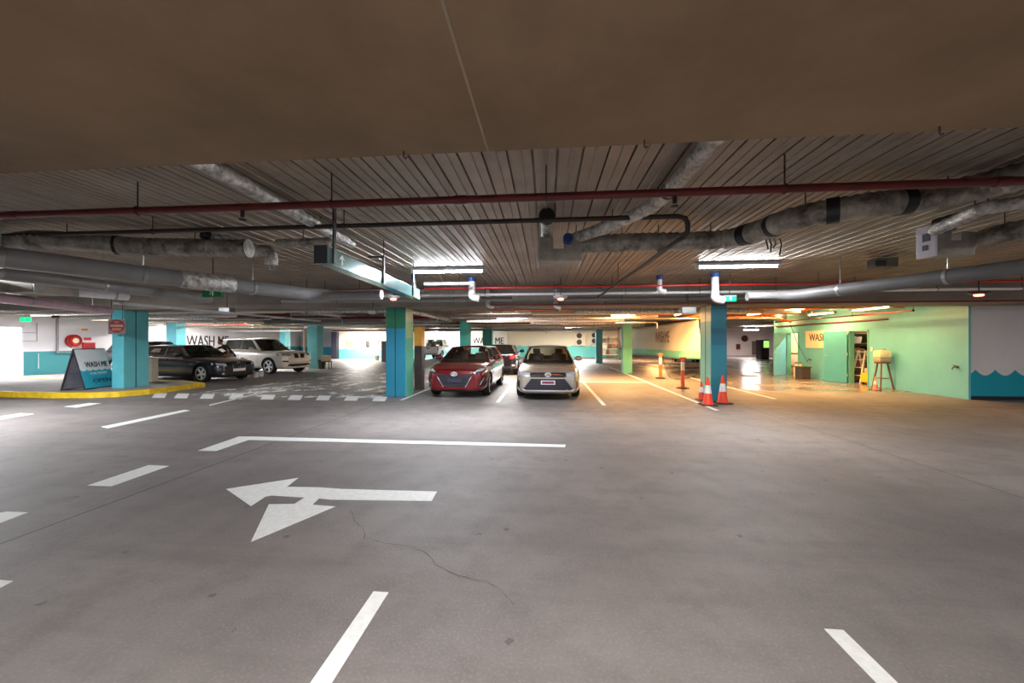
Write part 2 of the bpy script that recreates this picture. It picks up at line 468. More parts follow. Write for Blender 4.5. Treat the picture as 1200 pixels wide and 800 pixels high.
for pix, lab in (([(102, 569), (174, 545), (198, 546), (130, 570)], 'wide white lane dash left of the arrow'),
                 ([(-6, 602), (8, 599.5), (33, 600.5), (-3, 614)], 'white lane dash cut by the left edge, left of the arrow'),
                 ([(-8, 679), (15, 681), (-2, 690)], 'nearest white dash, cut off at the lower left edge'),
                 ([(-4, 489), (24, 484), (40, 485), (-2, 492)], 'white lane dash at the left edge near the yellow kerb'),
                 ([(75, 476.5), (105, 472), (119, 472.5), (90, 477.5)], 'small white lane dash beside the yellow kerb'),
                 ([(118, 500), (216, 480), (223, 481), (126, 502)], 'long thin slanted white line in front of the crossing'),
                 ([(246, 474), (312, 458.5), (322, 459), (334, 458), (337, 456), (308, 460), (245, 475.5)], 'thin white line crossing the dashed row')):
    mark('lane_dash' if 'dash' in lab[:40] else 'lane_line', pix, lab, 'floor line')
for i, (px, py) in enumerate(((187, 463), (213, 463.5), (243, 464), (277, 464.5), (314, 465), (346, 465.5), (379, 466), (412, 466.5), (445, 467))):
    mark('crossing_block', [(px - 9, py + 2.8), (px - 5, py - 2.6), (px + 9, py - 2.4), (px + 6, py + 3)],
         ('%s white block of the dashed crossing row in front of the cars' % ('first from the left', 'second from the left', 'third from the left', 'fourth from the left', 'middle', 'fourth from the right', 'third from the right', 'second from the right', 'last, rightmost,')[i]), 'floor line', 'blocks of the dashed crossing row')
for x, y0, y1, lab in ((-3.94, 10.05, 15.2, 'bay line left of the red car'), (-1.27, 9.95, 15.2, 'bay line between the red car and the silver sedan'),
                       (1.45, 9.7, 15.2, 'bay line right of the silver sedan'), (3.95, 9.2, 24.0, 'long bay line running past the green pillar'),
                       (6.35, 11.2, 17.5, 'bay line behind the right hand pillar'),
                       (-1.05, -4.0, 2.34, 'near bay line at the bottom of the view, left one'), (1.59, -4.0, 2.26, 'near bay line at the bottom of the view, right one')):
    line_xy(x, y0, x, y1, 0.10, 'white ' + lab, 'white bay lines')
line_xy(-3.9, 15.25, 3.9, 15.25, 0.1, 'white line across the back ends of the middle bays', 'white bay lines')
line_xy(-3.0, 22.6, 12.0, 22.6, 0.1, 'white line across the floor behind the green pillar', 'white bay lines')

# ------------------------------------------------------------------ ceiling, beams, walls
b = B()   # ribbed steel deck: flat pans, a slot each 0.2 m and a small stiffener between
xs = []; x = XL
prof = []
while x < XR:
    prof += [(x, 0), (x + 0.088, 0), (x + 0.092, -0.012), (x + 0.104, -0.012), (x + 0.108, 0), (x + 0.182, 0), (x + 0.176, 0.05), (x + 0.206, 0.05)]
    x += 0.2
prof = [p for p in prof]
vs = [(b.verts.new((px, -8.0, CEIL + pz)), b.verts.new((px, YF, CEIL + pz))) for px, pz in prof]
for i in range(len(vs) - 1): b.faces.new((vs[i][0], vs[i + 1][0], vs[i + 1][1], vs[i][1]))
box(b, XL, XR, -8, YF, CEIL + 0.08, CEIL + 0.2)
struct('ceiling', b, DECK)
b = B(); box(b, XL, XR, -1.0, 1.94, BEAM, CEIL - 0.013); struct('beam_near', b, CONC)
b = B(); box(b, -0.302, -0.292, -1.0, 1.93, BEAM - 0.004, BEAM + 0.01)
struct('trim_1', b, mat('beam joint grime', (150, 138, 120), 0.9, var=0.1))
BEAMC = mat('painted concrete beam', (134, 126, 117), 0.8, var=0.14, vs=1.2)
b = B(); box(b, XL, XR, 10.5, 11.55, BEAM, CEIL - 0.013); struct('beam_middle', b, BEAMC)
for nm, y in (('beam_far', 19.5), ('beam_back', 28.4)):
    b = B(); box(b, XL, 11.6, y, y + 0.9, 2.66, CEIL - 0.013); struct(nm, b, BEAMC)

def wave_mat(name, top, bot, z0, amp, wl, axis, dark_z=None, dark=None, rough=0.6, rag=0.0):
    q = NT(name); P, x, y, z = q.pos(); a = x if axis == 'x' else y
    s = q.math('ABSOLUTE', q.math('SINE', q.math('MULTIPLY', a, PI / wl)))
    h = q.math('SUBTRACT', z0, q.math('MULTIPLY', s, amp))
    f = q.math('LESS_THAN', z, h)
    n = q.noise(0.7, 5, 0.6, P); nn = q.ramp(n, 0.3, 0.7)
    tp = q.mix(nn, tuple(v * 0.9 for v in lin(top)[:3]) + (1,), lin(top))
    c = q.mix(f, tp, lin(bot))
    if dark_z is not None: c = q.mix(q.math('LESS_THAN', z, dark_z), c, lin(dark))
    q.l(c, q.b.inputs['Base Color']); q.b.inputs['Roughness'].default_value = rough
    return q.m
XW = -24.4   # left wall plane
WL = wave_mat('white over teal wall, left', (206, 203, 206), (52, 130, 136), 1.12, 0.0, 1.0, 'y')
# left wall with a doorway in it
dy0, dy1 = at_x(-40, 420, XW).y, at_x(27, 420, XW).y
b = B(); box(b, XW - 0.2, XW, YB, dy0, 0, CEIL - 0.012); box(b, XW - 0.2, XW, dy1, 36, 0, CEIL - 0.012); box(b, XW - 0.2, XW, dy0, dy1, 2.3, CEIL - 0.012)
struct('wall_left', b, WL)
# made-up white recess behind the doorway, standing in for daylight outside
BR = mat('added white recess', (244, 243, 246), 0.6, var=0)
b = B(); box(b, XW - 3.2, XW - 3.1, dy0 - 1.2, dy1 + 1.2, 0, 2.9); box(b, XW - 3.1, XW - 0.2, dy1 + 1.1, dy1 + 1.2, 0, 2.9); box(b, XW - 3.1, XW - 0.2, dy0 - 1.2, dy0 - 1.1, 0, 2.9)
box(b, XW - 3.1, XW - 0.2, dy0 - 1.2, dy1 + 1.2, 2.8, 2.9); box(b, XW - 3.1, XW - 0.2, dy0 - 1.2, dy1 + 1.2, -0.1, 0.0)
struct('wall_added_recess', b, BR)
for yy, ww in ((dy0 + 0.3, 'nearer'), (dy1 - 0.6, 'farther')):
    batten((XW - 1.4, yy, 2.7), 1.5, PI / 2, 110, (0.97, 0.96, 1.0), ww + ' added lamp standing in for daylight beyond the left doorway', 'added daylight lamps')  # lamps added in place of daylight outside the opening
b = B()
box(b, XW - 0.21, XW + 0.02, dy1 - 0.07, dy1 + 0.0, 0, 2.3); box(b, XW - 0.21, XW + 0.02, dy0, dy0 + 0.07, 0, 2.3); box(b, XW - 0.21, XW + 0.02, dy0, dy1, 2.24, 2.3)
struct('door_1', b, mat('pale door frame', (222, 222, 226), 0.5, var=0.03))
# back walls
YBK = 34.6
WB1 = wave_mat('bluish white wall over blue teal', (196, 200, 214), (48, 140, 176), 1.05, 0.0, 1.0, 'x')
WB2 = wave_mat('cream wall over aqua wave', (236, 226, 206), (108, 206, 190), 0.98, 0.10, 0.85, 'x')
xa = at_y(389, 400, 34.0).x
b = B(); box(b, XW, xa, YBK + 1.4, YBK + 1.6, 0, CEIL - 0.012); struct('wall_back_left', b, WB1)
xb = at_y(497, 400, 34.0).x
b = B(); box(b, xa, xb, 33.9, 34.1, 0, CEIL - 0.012); box(b, xa, xa + 0.2, 34.1, 36, 0, CEIL - 0.012); struct('wall_back_cream', b, WB2)
xc = at_y(590, 400, 39).x
b = B(); box(b, xb - 2, xc - 0.5, 41.0, 41.2, 0, CEIL - 0.012); box(b, xb - 0.2, xb, 34.1, 41, 0, CEIL - 0.012); struct('wall_back_bright', b, wave_mat('white back wall over aqua', (240, 240, 240), (110, 200, 205), 1.2, 0.12, 0.8, 'x'))
WB3 = wave_mat('cream wall over aqua wave, middle', (232, 220, 190), (104, 196, 186), 1.22, 0.12, 0.9, 'x')
xd = at_y(724, 400, 39).x
b = B(); box(b, xc - 0.5, xd, 39.0, 39.2, 0, CEIL - 0.012); box(b, xc - 0.5, xc - 0.3, 39.2, 41, 0, CEIL - 0.012); struct('wall_back_middle', b, WB3)
FARW = mat('far pinkish white wall', (206, 190, 186), 0.7, var=0.06, vs=1)
b = B(); box(b, xd, XR, YF - 0.2, YF, 0, CEIL - 0.012); box(b, xd, xd + 0.2, 39.2, YF - 0.2, 0, CEIL - 0.012); struct('wall_back_right', b, FARW)
# green wall with two doorways, rooms behind
XG = at_z(1135, 468, 0).x; YG = at_z(1135, 468, 0).y
def gy(px): return at_x(px, 400, XG).y
YGE = gy(907)
o1a, o1b = gy(936), gy(922.5); o2a, o2b = gy(1018), gy(995)
dh = at_x(1018, 386, XG).z
b = B()
for y0, y1 in ((YG, o2a), (o2b, o1a), (o1b, YGE)): box(b, XG, XG + 0.15, y0, y1, 0, CEIL - 0.012)
for y0, y1 in ((o2a, o2b), (o1a, o1b)): box(b, XG, XG + 0.15, y0, y1, dh, CEIL - 0.012)
box(b, XG + 0.15, XG + 4, YGE - 0.15, YGE, 0, CEIL - 0.012)
struct('wall_green', b, AQUA)
b = B(); box(b, XG + 2.6, XG + 2.7, YG + 0.2, YGE - 0.15, 0, CEIL - 0.012); box(b, XG + 0.15, XG + 2.6, o2b + 1.0, o2b + 1.1, 0, CEIL - 0.012); box(b, XG + 0.16, XG + 2.6, YGE - .17, YGE - .151, 0, CEIL - 0.012)
struct('wall_store', b, mat('store room wall', (216, 186, 150), 0.7, var=0.06))
for n_, (y0, y1) in enumerate(((o2a, o2b), (o1a, o1b))):
    b = B(); box(b, XG - 0.02, XG + 0.16, y0, y0 + 0.04, 0, dh); box(b, XG - 0.02, XG + 0.16, y1 - 0.04, y1, 0, dh); box(b, XG - 0.02, XG + 0.16, y0, y1, dh - 0.04, dh)
    struct('trim_%d' % (n_ + 2), b, mat('green door frame', (100, 176, 150), 0.45, var=0.05))
# grey wall facing the lane, scalloped teal below
WG = wave_mat('grey wall over scalloped teal', (215, 213, 216), (0, 150, 172), at_y(1156, 433, YG).z, 0.16, 0.49, 'x', at_y(1160, 464, YG).z, (28, 32, 44))
b = B(); box(b, XG + 0.06, XRN, YG - 0.012, YG, 0, CEIL - 0.012); box(b, XG + 0.15, XRN, YG, YG + 0.15, 0, CEIL - 0.012); struct('wall_right_end', b, WG)
b = B(); box(b, XRN - 0.2, XRN, YB, YG, 0, CEIL - 0.012); box(b, XG + 4, XR, YGE - 0.15, YGE, 0, CEIL - 0.012); box(b, XR - 0.2, XR, YGE, YF, 0, CEIL - 0.012); struct('wall_right', b, WHITEWALL)

# raised kerb island with the yellow edge
kf = [at_z(-60, 463.5), at_z(0, 465), at_z(60, 466.5), at_z(105, 466.3), at_z(140, 465), at_z(175, 462), at_z(210, 457.5), at_z(240, 453.5)]
kb = [Vector((-13.6, 13.05, 0)), Vector((XW + 0.01, 13.3, 0)), Vector((XW + 0.01, kf[0].y, 0))]
poly = [(p.x, p.y) for p in kf + kb]
b = B(); prism(b, poly, lambda u, v, d: (u, v, d), 0.0, 0.145); struct('island_pavement', b, mat('island concrete', (150, 144, 138), 0.75, var=0.12, vs=1.5))
b = B(); edge = kf + [kb[0], kb[1]]
inn = []
for i, p in enumerate(edge):
    d = (edge[min(i + 1, len(edge) - 1)] - edge[max(i - 1, 0)]).normalized(); inn.append(p + Vector((-d.y, d.x, 0)) * 0.16)
for i in range(len(edge) - 1):
    q = [edge[i], edge[i + 1], inn[i + 1], inn[i]]
    o_ = [p + (p - inn[(i, i + 1, i + 1, i)[k]]) * 0.06 for k, p in enumerate(q)]
    prism(b, [(p.x, p.y) for p in o_], lambda u, v, d: (u, v, d), 0.001, 0.155)
struct('kerb', b, YEL)

# ------------------------------------------------------------------ pillars
def pillar(x0, x1, y0, y1, mats, label, top=BEAM, seam='front', bands=None, bev=0.02, z0=0.0):
    """mats = front, side; faces front = -y, sides = +-x"""
    t = thing('pillar', label, 'pillar', ((x0 + x1) / 2, (y0 + y1) / 2, z0), 0, 'painted pillars')
    hx, hy = (x1 - x0) / 2, (y1 - y0) / 2; top = top - z0
    b = B(); box(b, -hx, hx, -hy, hy, 0, top, bev)
    for f in b.faces:
        f.material_index = 1 if abs(f.normal.x) > 0.7 else 0
        f.normal_update(); f.material_index = 1 if abs(f.normal.x) > 0.7 else 0
    obj('shaft', b, mats, t)
    b = B(); w = 0.012
    if seam in ('front', 'both'):
        box(b, -hx * 0.05 - w, -hx * 0.05 + w, -hy - 0.003, -hy + 0.01, 0, top)
    if seam in ('side', 'both'):
        for s in (-1, 1): box(b, s * hx - 0.004, s * hx + 0.004, -0.05 * hy - w, -0.05 * hy + w, 0, top)
    if len(b.verts): obj('seam', b, mat('pillar seam', (24, 66, 72), 0.8, var=0), t)
    else: b.free()
    return t
def banded(name, rows, rough=0.38):
    """rows: (z upper, colour) bottom to top"""
    q = NT(name); P, x, y, z = q.pos(); c = lin(rows[0][1])
    for (zu, col) in rows[1:]: c = q.mix(q.math('GREATER_THAN', z, zu), c, lin(col))
    n = q.noise(2.0, 4, 0.6, P); c = q.mix(q.math('MULTIPLY', q.ramp(n, 0.3, 0.75), 0.035), c, lin((200, 210, 205)))
    q.l(c, q.b.inputs['Base Color']); q.b.inputs['Roughness'].default_value = rough; return q.m
PY0 = 10.62
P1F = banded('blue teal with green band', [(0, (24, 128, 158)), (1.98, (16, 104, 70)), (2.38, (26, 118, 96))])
P1S = banded('green side with warm light', [(0, (86, 178, 150)), (1.7, (150, 190, 140)), (2.2, (196, 198, 160))])  # warm lamp light on this face is painted into its colour
p1a, p1b = at_y(452, 400, PY0).x, at_y(475.6, 400, PY0).x
pillar(p1a, p1b, PY0, PY0 + 0.62, [P1F, P1S], 'teal pillar with a green band at its top, left of the red car', seam='front')
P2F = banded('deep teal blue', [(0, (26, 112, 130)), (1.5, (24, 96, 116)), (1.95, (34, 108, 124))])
P2S = banded('light washed side under cream', [(0, (128, 196, 168)), (2.15, (224, 220, 184))])  # teal paled by light in its colour, real cream paint above
p2a, p2b = at_y(833, 400, PY0).x, at_y(852, 400, PY0).x
pillar(p2a, p2b, PY0, PY0 + 0.72, [P2F, P2S], 'deep teal pillar with orange cones at its foot', seam='side')
p3a, p3b = at_y(131, 400, PY0).x, at_y(144.5, 400, PY0).x
pillar(p3a, p3b, PY0, PY0 + 0.76, [TEAL, TEAL], 'teal pillar on the yellow edged island', seam='side', z0=0.146)
def sq(cx, py, w, label, m, top, d=None, seam=None):
    y = 0
    z = 1.6 * FPX / (py - 400); c = at_z(cx, py, 0); d = d or w
    return pillar(c.x - w / 2, c.x + w / 2, c.y, c.y + d, [m, m], label, top, seam)
# round green pillar
def round_pillar(px, py, r, label, m, top):
    c = at_z(px, py, 0); t = thing('pillar', label, 'pillar', (c.x, c.y + r, 0), 0, 'painted pillars')
    b = B(); lathe(b, [(0, 0), (r, 0), (r, top - 0.0), (0, top)], 32); obj('shaft', b, m, t, True)
    b = B(); lathe(b, [(r + .001, 0), (r + 0.02, 0), (r + 0.02, 0.12), (r + .001, 0.13)], 32); obj('base_ring', b, m, t, True)
sq(735.5, 437, 0.46, 'light green pillar crossed by the hanging banner', LGREEN, 2.66)
sq(702.3, 425.5, 0.48, 'light blue pillar in front of the back wall units', mat('light blue paint', (96, 190, 206), 0.4, var=0.05), 2.66)
sq(366, 431.5, 0.62, 'teal pillar right of the white car', TEAL, 2.66)
for cx, y, w, lab in ((544, 19.6, 0.5, 'aqua pillar behind the red car, left of the lettering'), (571, 28.4, 0.72, 'aqua pillar that hides the middle of the back wall lettering'),
                   (331, 28.6, 0.5, 'teal pillar behind the white car'), (200.5, 19.7, 0.62, 'teal pillar behind the dark blue wagon')):
    x = at_y(cx, 400, y).x
    pillar(x - w / 2, x + w / 2, y, y + 0.6, [TEAL if cx < 500 else mat('aqua pillar paint', (70, 178, 166), 0.4, var=0.05)] * 2, lab, 2.66 if y != 28.4 else 2.66, None)
# dark post with a yellow top behind the left middle pillar
yy = 12.3; xa_, xb_ = at_y(485.5, 400, yy).x, at_y(494.5, 400, yy).x
t = thing('guard_post', 'dark brown square post with an orange yellow top, behind the green banded pillar', 'post', ((xa_ + xb_) / 2, yy + 0.14, 0))
h0 = (xb_ - xa_) / 2
b = B(); box(b, -h0, h0, -0.14, 0.14, 0, 1.45, 0.01); obj('post_body', b, mat('dark brown steel', (66, 52, 48), 0.5, var=0.2), t)
b = B(); box(b, -h0 - .004, h0 + .004, -0.144, 0.144, 1.45, 2.1, 0.01); obj('post_top', b, mat('amber paint', (232, 168, 60), 0.5, var=0.08), t)
# ------------------------------------------------------------------ cars
def paint(name, c, metal=0.35, rough=0.28): return mat(name, c, rough, metal, var=0.03, vs=3, coat=1.0)
LENS = mat('headlamp lens', (214, 216, 226), 0.08, 0.5, var=0.0, coat=1.0)
LENSD = mat('dark lens surround', (60, 60, 66), 0.15, 0.3, var=0.0, coat=1.0)
REDL = mat('red tail lamp', (190, 24, 28), 0.15, 0.0, var=0.0, coat=1.0)
def m_grille():
    q = NT('black grille bars'); P = q.n('ShaderNodeTexCoord').outputs['Object']; s = q.n('ShaderNodeSeparateXYZ'); q.l(P, s.inputs[0])
    f = q.math('GREATER_THAN', q.math('SINE', q.math('MULTIPLY', s.outputs[2], 130)), 0.3)
    q.l(q.mix(f, lin((14, 14, 18)), lin((60, 60, 70))), q.b.inputs['Base Color']); q.b.inputs['Roughness'].default_value = 0.3; return q.m
GRILLE = m_grille()
PLATE = mat('number plate', (226, 222, 224), 0.4, var=0.04)

def apply_mods(o):
    bpy.context.view_layer.update()
    dg = bpy.context.evaluated_depsgraph_get(); me = bpy.data.meshes.new_from_object(o.evaluated_get(dg))
    o.modifiers.clear(); old = o.data; o.data = me; bpy.data.meshes.remove(old)
def car_body(st, axles, R, HW, mats, parent, bed=None):
    """st: stations (x, z bottom, z top, half width, crown)"""
    b = B(); rings = []
    for (x, zb, zt, w, cr) in st:
        h = zt - zb
        half = [(0, zb), (w * .78, zb), (w * .955, zb + .05), (w * .995, zb + h * .30), (w * 1.0, zb + h * .55), (w * .985, zb + h * .78), (w * .93, zt - h * 0.03), (w * .80, zt + cr * .45), (w * .4, zt + cr * .9), (0, zt + cr)]
        ring = [b.verts.new((x, y, z)) for y, z in half] + [b.verts.new((x, -y, z)) for y, z in half[-2:0:-1]]
        rings.append(ring)
    n = len(rings[0])
    for i in range(len(rings) - 1):
        for k in range(n): b.faces.new((rings[i][k], rings[i][(k + 1) % n], rings[i + 1][(k + 1) % n], rings[i + 1][k]))
    for ring in (rings[0], rings[-1]):      # cap as strips so it stays nearly flat
        m = n // 2
        for k in range(m):
            q = [ring[k], ring[k + 1], ring[(n - k - 1) % n], ring[(n - k) % n]]
            u = []
            for v in q:
                if v not in u: u.append(v)
            if len(u) > 2: b.faces.new(u)
    o = obj('body', b, mats, parent, True)
    s = o.modifiers.new('s', 'SUBSURF'); s.levels = 2; s.render_levels = 2
    apply_mods(o)
    cu = B()
    for ax in axles:
        for sd in (-1, 1):
            tube(cu, [(ax, sd * (HW + 0.2), R), (ax, sd * (HW - 0.30), R)], R + 0.065, 28)
    if bed: box(cu, *bed)
    c = obj('cutter', cu, mats[1]); m = o.modifiers.new('b', 'BOOLEAN'); m.object = c; m.operation = 'DIFFERENCE'; m.solver = 'EXACT'
    c.parent = parent; c.matrix_parent_inverse = Matrix()
    bpy.context.view_layer.update(); apply_mods(o)
    me = c.data; bpy.data.objects.remove(c); bpy.data.meshes.remove(me)
    for p in o.data.polygons:
        q = p.center; p.use_smooth = True
        for ax in axles:
            d = math.hypot(q.x - ax, q.z - R)
            if d < R + 0.064 and abs(q.y) < HW - 0.01 and abs(q.y) > HW - 0.5: p.material_index = 1; p.use_smooth = False
        if q.z < st[3][1] + 0.035: p.material_index = 1
    try: o.data.set_sharp_from_angle(angle=math.radians(42))
    except Exception: pass
    return o
def bvh_of(o):
    return BVHTree.FromPolygons([v.co.copy() for v in o.data.vertices], [p.vertices[:] for p in o.data.polygons])
def decal(bvh, name, poly, side, m, parent, off=0.006, th=0.012, cuts=3, label=None):
    """lay a thin shaped plate on the body; poly in (y,z) for front/rear, (x,z) for left/right, (x,y) for top"""
    b = B(); f = b.faces.new([b.verts.new((u, v, 0)) for u, v in poly])
    bmesh.ops.triangulate(b, faces=b.faces[:]); bmesh.ops.subdivide_edges(b, edges=b.edges[:], cuts=cuts, use_grid_fill=True)
    D = {'front': Vector((-1, 0, 0)), 'rear': Vector((1, 0, 0)), 'left': Vector((0, -1, 0)), 'right': Vector((0, 1, 0)), 'top': Vector((0, 0, -1))}[side]
    nor = {}
    last = None
    for v in b.verts:
        u, w = v.co.x, v.co.y
        o = {'front': Vector((6, u, w)), 'rear': Vector((-6, u, w)), 'left': Vector((u, 4, w)), 'right': Vector((u, -4, w)), 'top': Vector((u, w, 4))}[side]
        h, nn, _, _ = bvh.ray_cast(o, D)
        if h is None: nor[v] = None; continue
        last = h; v.co = h + nn * off if nn.dot(D) < 0 else h - nn * off; nor[v] = nn if nn.dot(D) < 0 else -nn
    bad = [v for v in b.verts if nor.get(v) is None]
    if bad: bmesh.ops.delete(b, geom=bad, context='VERTS')
    if not b.faces: b.free(); return None
    fs = b.faces[:]; r = bmesh.ops.extrude_face_region(b, geom=fs)
    for g in r['geom']:
        if isinstance(g, bmesh.types.BMVert): g.co = g.co + D * th
    return obj(name, b, m, parent, True, label=label)
def mir(poly): return [(-u, v) for u, v in poly][::-1]
def wheel_meshes(R, spokes, rim_m, width=0.22):
    b = B(); w = width / 2; ri = R * 0.72
    M = Matrix.Rotation(PI / 2, 4, 'X')
    lathe(b, [(ri, -w * .8), (R * .9, -w), (R * .97, -w * .9), (R, -w * .5), (R, w * .5), (R * .97, w * .9), (R * .9, w), (ri, w * .8), (ri, -w * .8)], 36, M)
    tyre = b
    b = B()
    lathe(b, [(ri + .004, -w * .82), (ri + .004, w * .9), (ri - 0.02, w * .92), (ri - .03, w * .6), (ri - .05, -w * .2), (0, -w * .2)], 36, M)
    for f in b.faces:
        c_ = f.calc_center_median()
        if math.hypot(c_.x, c_.z) < ri - .012 and abs(c_.y) < w * .8: f.material_index = 1
    lathe(b, [(0, w * .88), (R * .13, w * .86), (R * .15, w * .55), (0, w * .5)], 16, M)
    for k in range(spokes):
        a = k * 2 * PI / spokes; d = Vector((math.cos(a), 0, math.sin(a))); s = Vector((-d.z, 0, d.x))
        # outer face is -y after the rotation of +z
        y0, y1 = -w * .62, -w * .86
        p0, p1 = d * R * .08, d * (ri - .01)
        w0, w1 = R * .10, R * .07
        vs = [b.verts.new(p + s * q + Vector((0, yy, 0))) for yy in (y0 + .02, y1 + .02) for p, q in ((p0, -w0), (p1, -w1 * 1.6), (p1, w1 * 1.6), (p0, w0))]
        for q in ((0, 1, 2, 3), (7, 6, 5, 4), (0, 4, 5, 1), (1, 5, 6, 2), (2, 6, 7, 3), (3, 7, 4, 0)): b.faces.new([vs[i] for i in q])
    return tyre, b
def build_car(name, label, loc, rz, S, cat='car', group=None):
    root = thing(name, label, cat, loc, rz, group)
    P = S['paint']; R = S['R']; HW = S['W'] / 2
    body = car_body(S['st'], S['ax'], R, HW, [P, BLACK], root, S.get('bed'))
    bv = bvh_of(body)
    # cabin: side profile pillars as (base front, base rear, top front, top rear)
    zb0, zb1 = S['belt']; xw, xbk = S['cab'][0], S['cab'][1]; zr = S['H']; yb, yr = S['yb'], S['yr']
    rf, rr = S['roof']; zrf, zrr = S.get('zroof', (zr - 0.05, zr - 0.05))
    def beltz(x): return zb0 + (zb1 - zb0) * (xw - x) / (xw - xbk)
    def roofz(x):
        t = (rf - x) / (rf - rr); return zrf + (zrr - zrf) * t + (zr - 0.02 - (zrf + zrr) / 2) * 4 * t * (1 - t) * 0.6
    def base(x, s, o=0.0): return Vector((x, s * (yb + o), beltz(x)))
    def top(x, s, o=0.0): return Vector((x, s * (yr + o), roofz(x)))
    sh = B()
    # roof
    nx, ny = 7, 7; g = []
    for i in range(nx):
        x = rf + (rr - rf) * i / (nx - 1); row = []
        for j in range(ny):
            u = -1 + 2 * j / (ny - 1); row.append((x, u * (yr + 0.025), roofz(x) + 0.035 * (1 - u * u) + 0.01))
        g.append(row)
    tv = [[sh.verts.new(p) for p in r_] for r_ in g]; lv = [[sh.verts.new((p[0], p[1], p[2] - 0.045)) for p in r_] for r_ in g]
    for i in range(nx - 1):
        for j in range(ny - 1):
            sh.faces.new((tv[i][j], tv[i][j + 1], tv[i + 1][j + 1], tv[i + 1][j])); sh.faces.new((lv[i][j], lv[i + 1][j], lv[i + 1][j + 1], lv[i][j + 1]))
    for i in range(nx - 1):
        for j in (0, ny - 1): sh.faces.new((tv[i][j], tv[i + 1][j], lv[i + 1][j], lv[i][j]))
    for j in range(ny - 1):
        for i in (0, nx - 1): sh.faces.new((tv[i][j], tv[i][j + 1], lv[i][j + 1], lv[i][j]))
    wins = []
    pil = S['pillars']
    for k, (a, c, d, e) in enumerate(pil):
        for s in (-1, 1):
            mid = not (k in (0, len(pil) - 1) or S.get('paintB')); tgt = B() if mid else sh
            q = [base(a, s), base(c, s), top(e, s), top(d, s)]; q[0].z -= .03; q[1].z -= .03; off = Vector((0, -s * 0.045, 0))
            o_ = [v + Vector((0, s * 0.006, 0)) for v in q]; i_ = [v + off for v in q]
            V = [tgt.verts.new(v) for v in o_ + i_]
            for f in ((0, 1, 2, 3), (7, 6, 5, 4), (0, 4, 5, 1), (1, 5, 6, 2), (2, 6, 7, 3), (3, 7, 4, 0)): tgt.faces.new([V[i] for i in f])
            if mid: obj('middle_pillar', tgt, BLACK, root)
    for s in (-1, 1):   # belt rail
        pts = [base(xw + (xbk - xw) * i / 8, s, -0.01) for i in range(9)]; tube(sh, pts, 0.032, 8)
    obj('cabin_frame', sh, P, root, True)
    # glass
    sg = S.get('sideglass', TINT)
    for k in range(len(pil) - 1):
        x0, x1, t0, t1 = pil[k][1], pil[k + 1][0], pil[k][3], pil[k + 1][2]
        for s in (-1, 1):
            b = B(); q = [base(x0, s, -.012), base(x1, s, -.012), top(t1, s, -.012), top(t0, s, -.012)]
            V = [b.verts.new(v) for v in q] + [b.verts.new(v - Vector((0, s * .006, 0))) for v in q]
            for f in ((0, 1, 2, 3), (7, 6, 5, 4), (0, 4, 5, 1), (1, 5, 6, 2), (2, 6, 7, 3), (3, 7, 4, 0)): b.faces.new([V[i] for i in f])
            obj('side_window', b, sg, root)
    def screen(nm, xb_, zb_, xt_, bul, m, sgn):
        b = B(); N = 9; rows = []
        for r_ in range(4):
            t = r_ / 3; row = []
            for j in range(N):
                u = -1 + 2 * j / (N - 1); y = u * ((yb - .02) * (1 - t) + (yr - .01) * t)
                x = xb_ + (xt_ - xb_) * t + sgn * bul * (1 - u * u); z = zb_ + (roofz(xt_) + 0.02 - zb_) * t + 0.02 * (1 - u * u) * t
                row.append((x, y, z))
            rows.append(row)
        A = [[b.verts.new(p) for p in r_] for r_ in rows]; C_ = [[b.verts.new((p[0] - sgn * .006, p[1], p[2] - .004)) for p in r_] for r_ in rows]
        for i in range(3):
            for j in range(N - 1):
                b.faces.new((A[i][j], A[i][j + 1], A[i + 1][j + 1], A[i + 1][j])); b.faces.new((C_[i][j], C_[i + 1][j], C_[i + 1][j + 1], C_[i][j + 1]))
        obj(nm, b, m, root, True)
    screen('windscreen', pil[0][0] + .0, beltz(pil[0][0]) - .02, pil[0][2], S.get('bulge', .10), S.get('glass', GLASS), 1)
    screen('rear_window', pil[-1][1], beltz(pil[-1][1]) - .02, pil[-1][3], .06, S.get('rglass', TINT), -1)
    # cabin inside
    b = B(); zf = min(zb0, zb1)
    box(b, xw - .45, xw - .1, -yb + .06, yb - .06, zf - .06, zf + .05, .03); obj('dashboard', b, DARKTRIM, root)
    for s in (-1, 1):
        b = B(); xs_ = S.get('seatx', 0.0)
        box(b, xs_ - .12, xs_, s * .37 - .24, s * .37 + .24, zf - .1, zf + .24, .05)
        box(b, xs_ - .10, xs_ - .02, s * .37 - .12, s * .37 + .12, zf + .25, zf + .40, .03); obj('front_seat', b, SEATM, root)
    if S.get('rearseat', True):
        b = B(); box(b, xs_ - 1.0, xs_ - .86, -yb + .12, yb - .12, zf - .1, zf + .16, .05)
        for s in (-1, 1): box(b, xs_ - .98, xs_ - .9, s * .36 - .11, s * .36 + .11, zf + .16, zf + .29, .03)
        obj('rear_seat', b, SEATM, root)
    b = B(); torus(b, (xw - .52, -.37, zf + .04), .18, .015, (0, 1, 0), (.35, 0, .94), 20, 6); obj('steering_wheel', b, BLACK, root, True)
    # mirrors
    for s in (-1, 1):
        b = B(); x = xw - S.get('mx', .45); c = Vector((x, s * (yb + .17), beltz(x) + .09)); ell(b, c, (.085, .125, .085), 14, 8)
        bar(b, (x, s * (yb - .01), beltz(x) + .04), c, .04, .05); obj('side_mirror', b, P, root, True)
    # wheels
    ty, rm = wheel_meshes(R, S.get('spokes', 5), ALLOY)
    wt = None
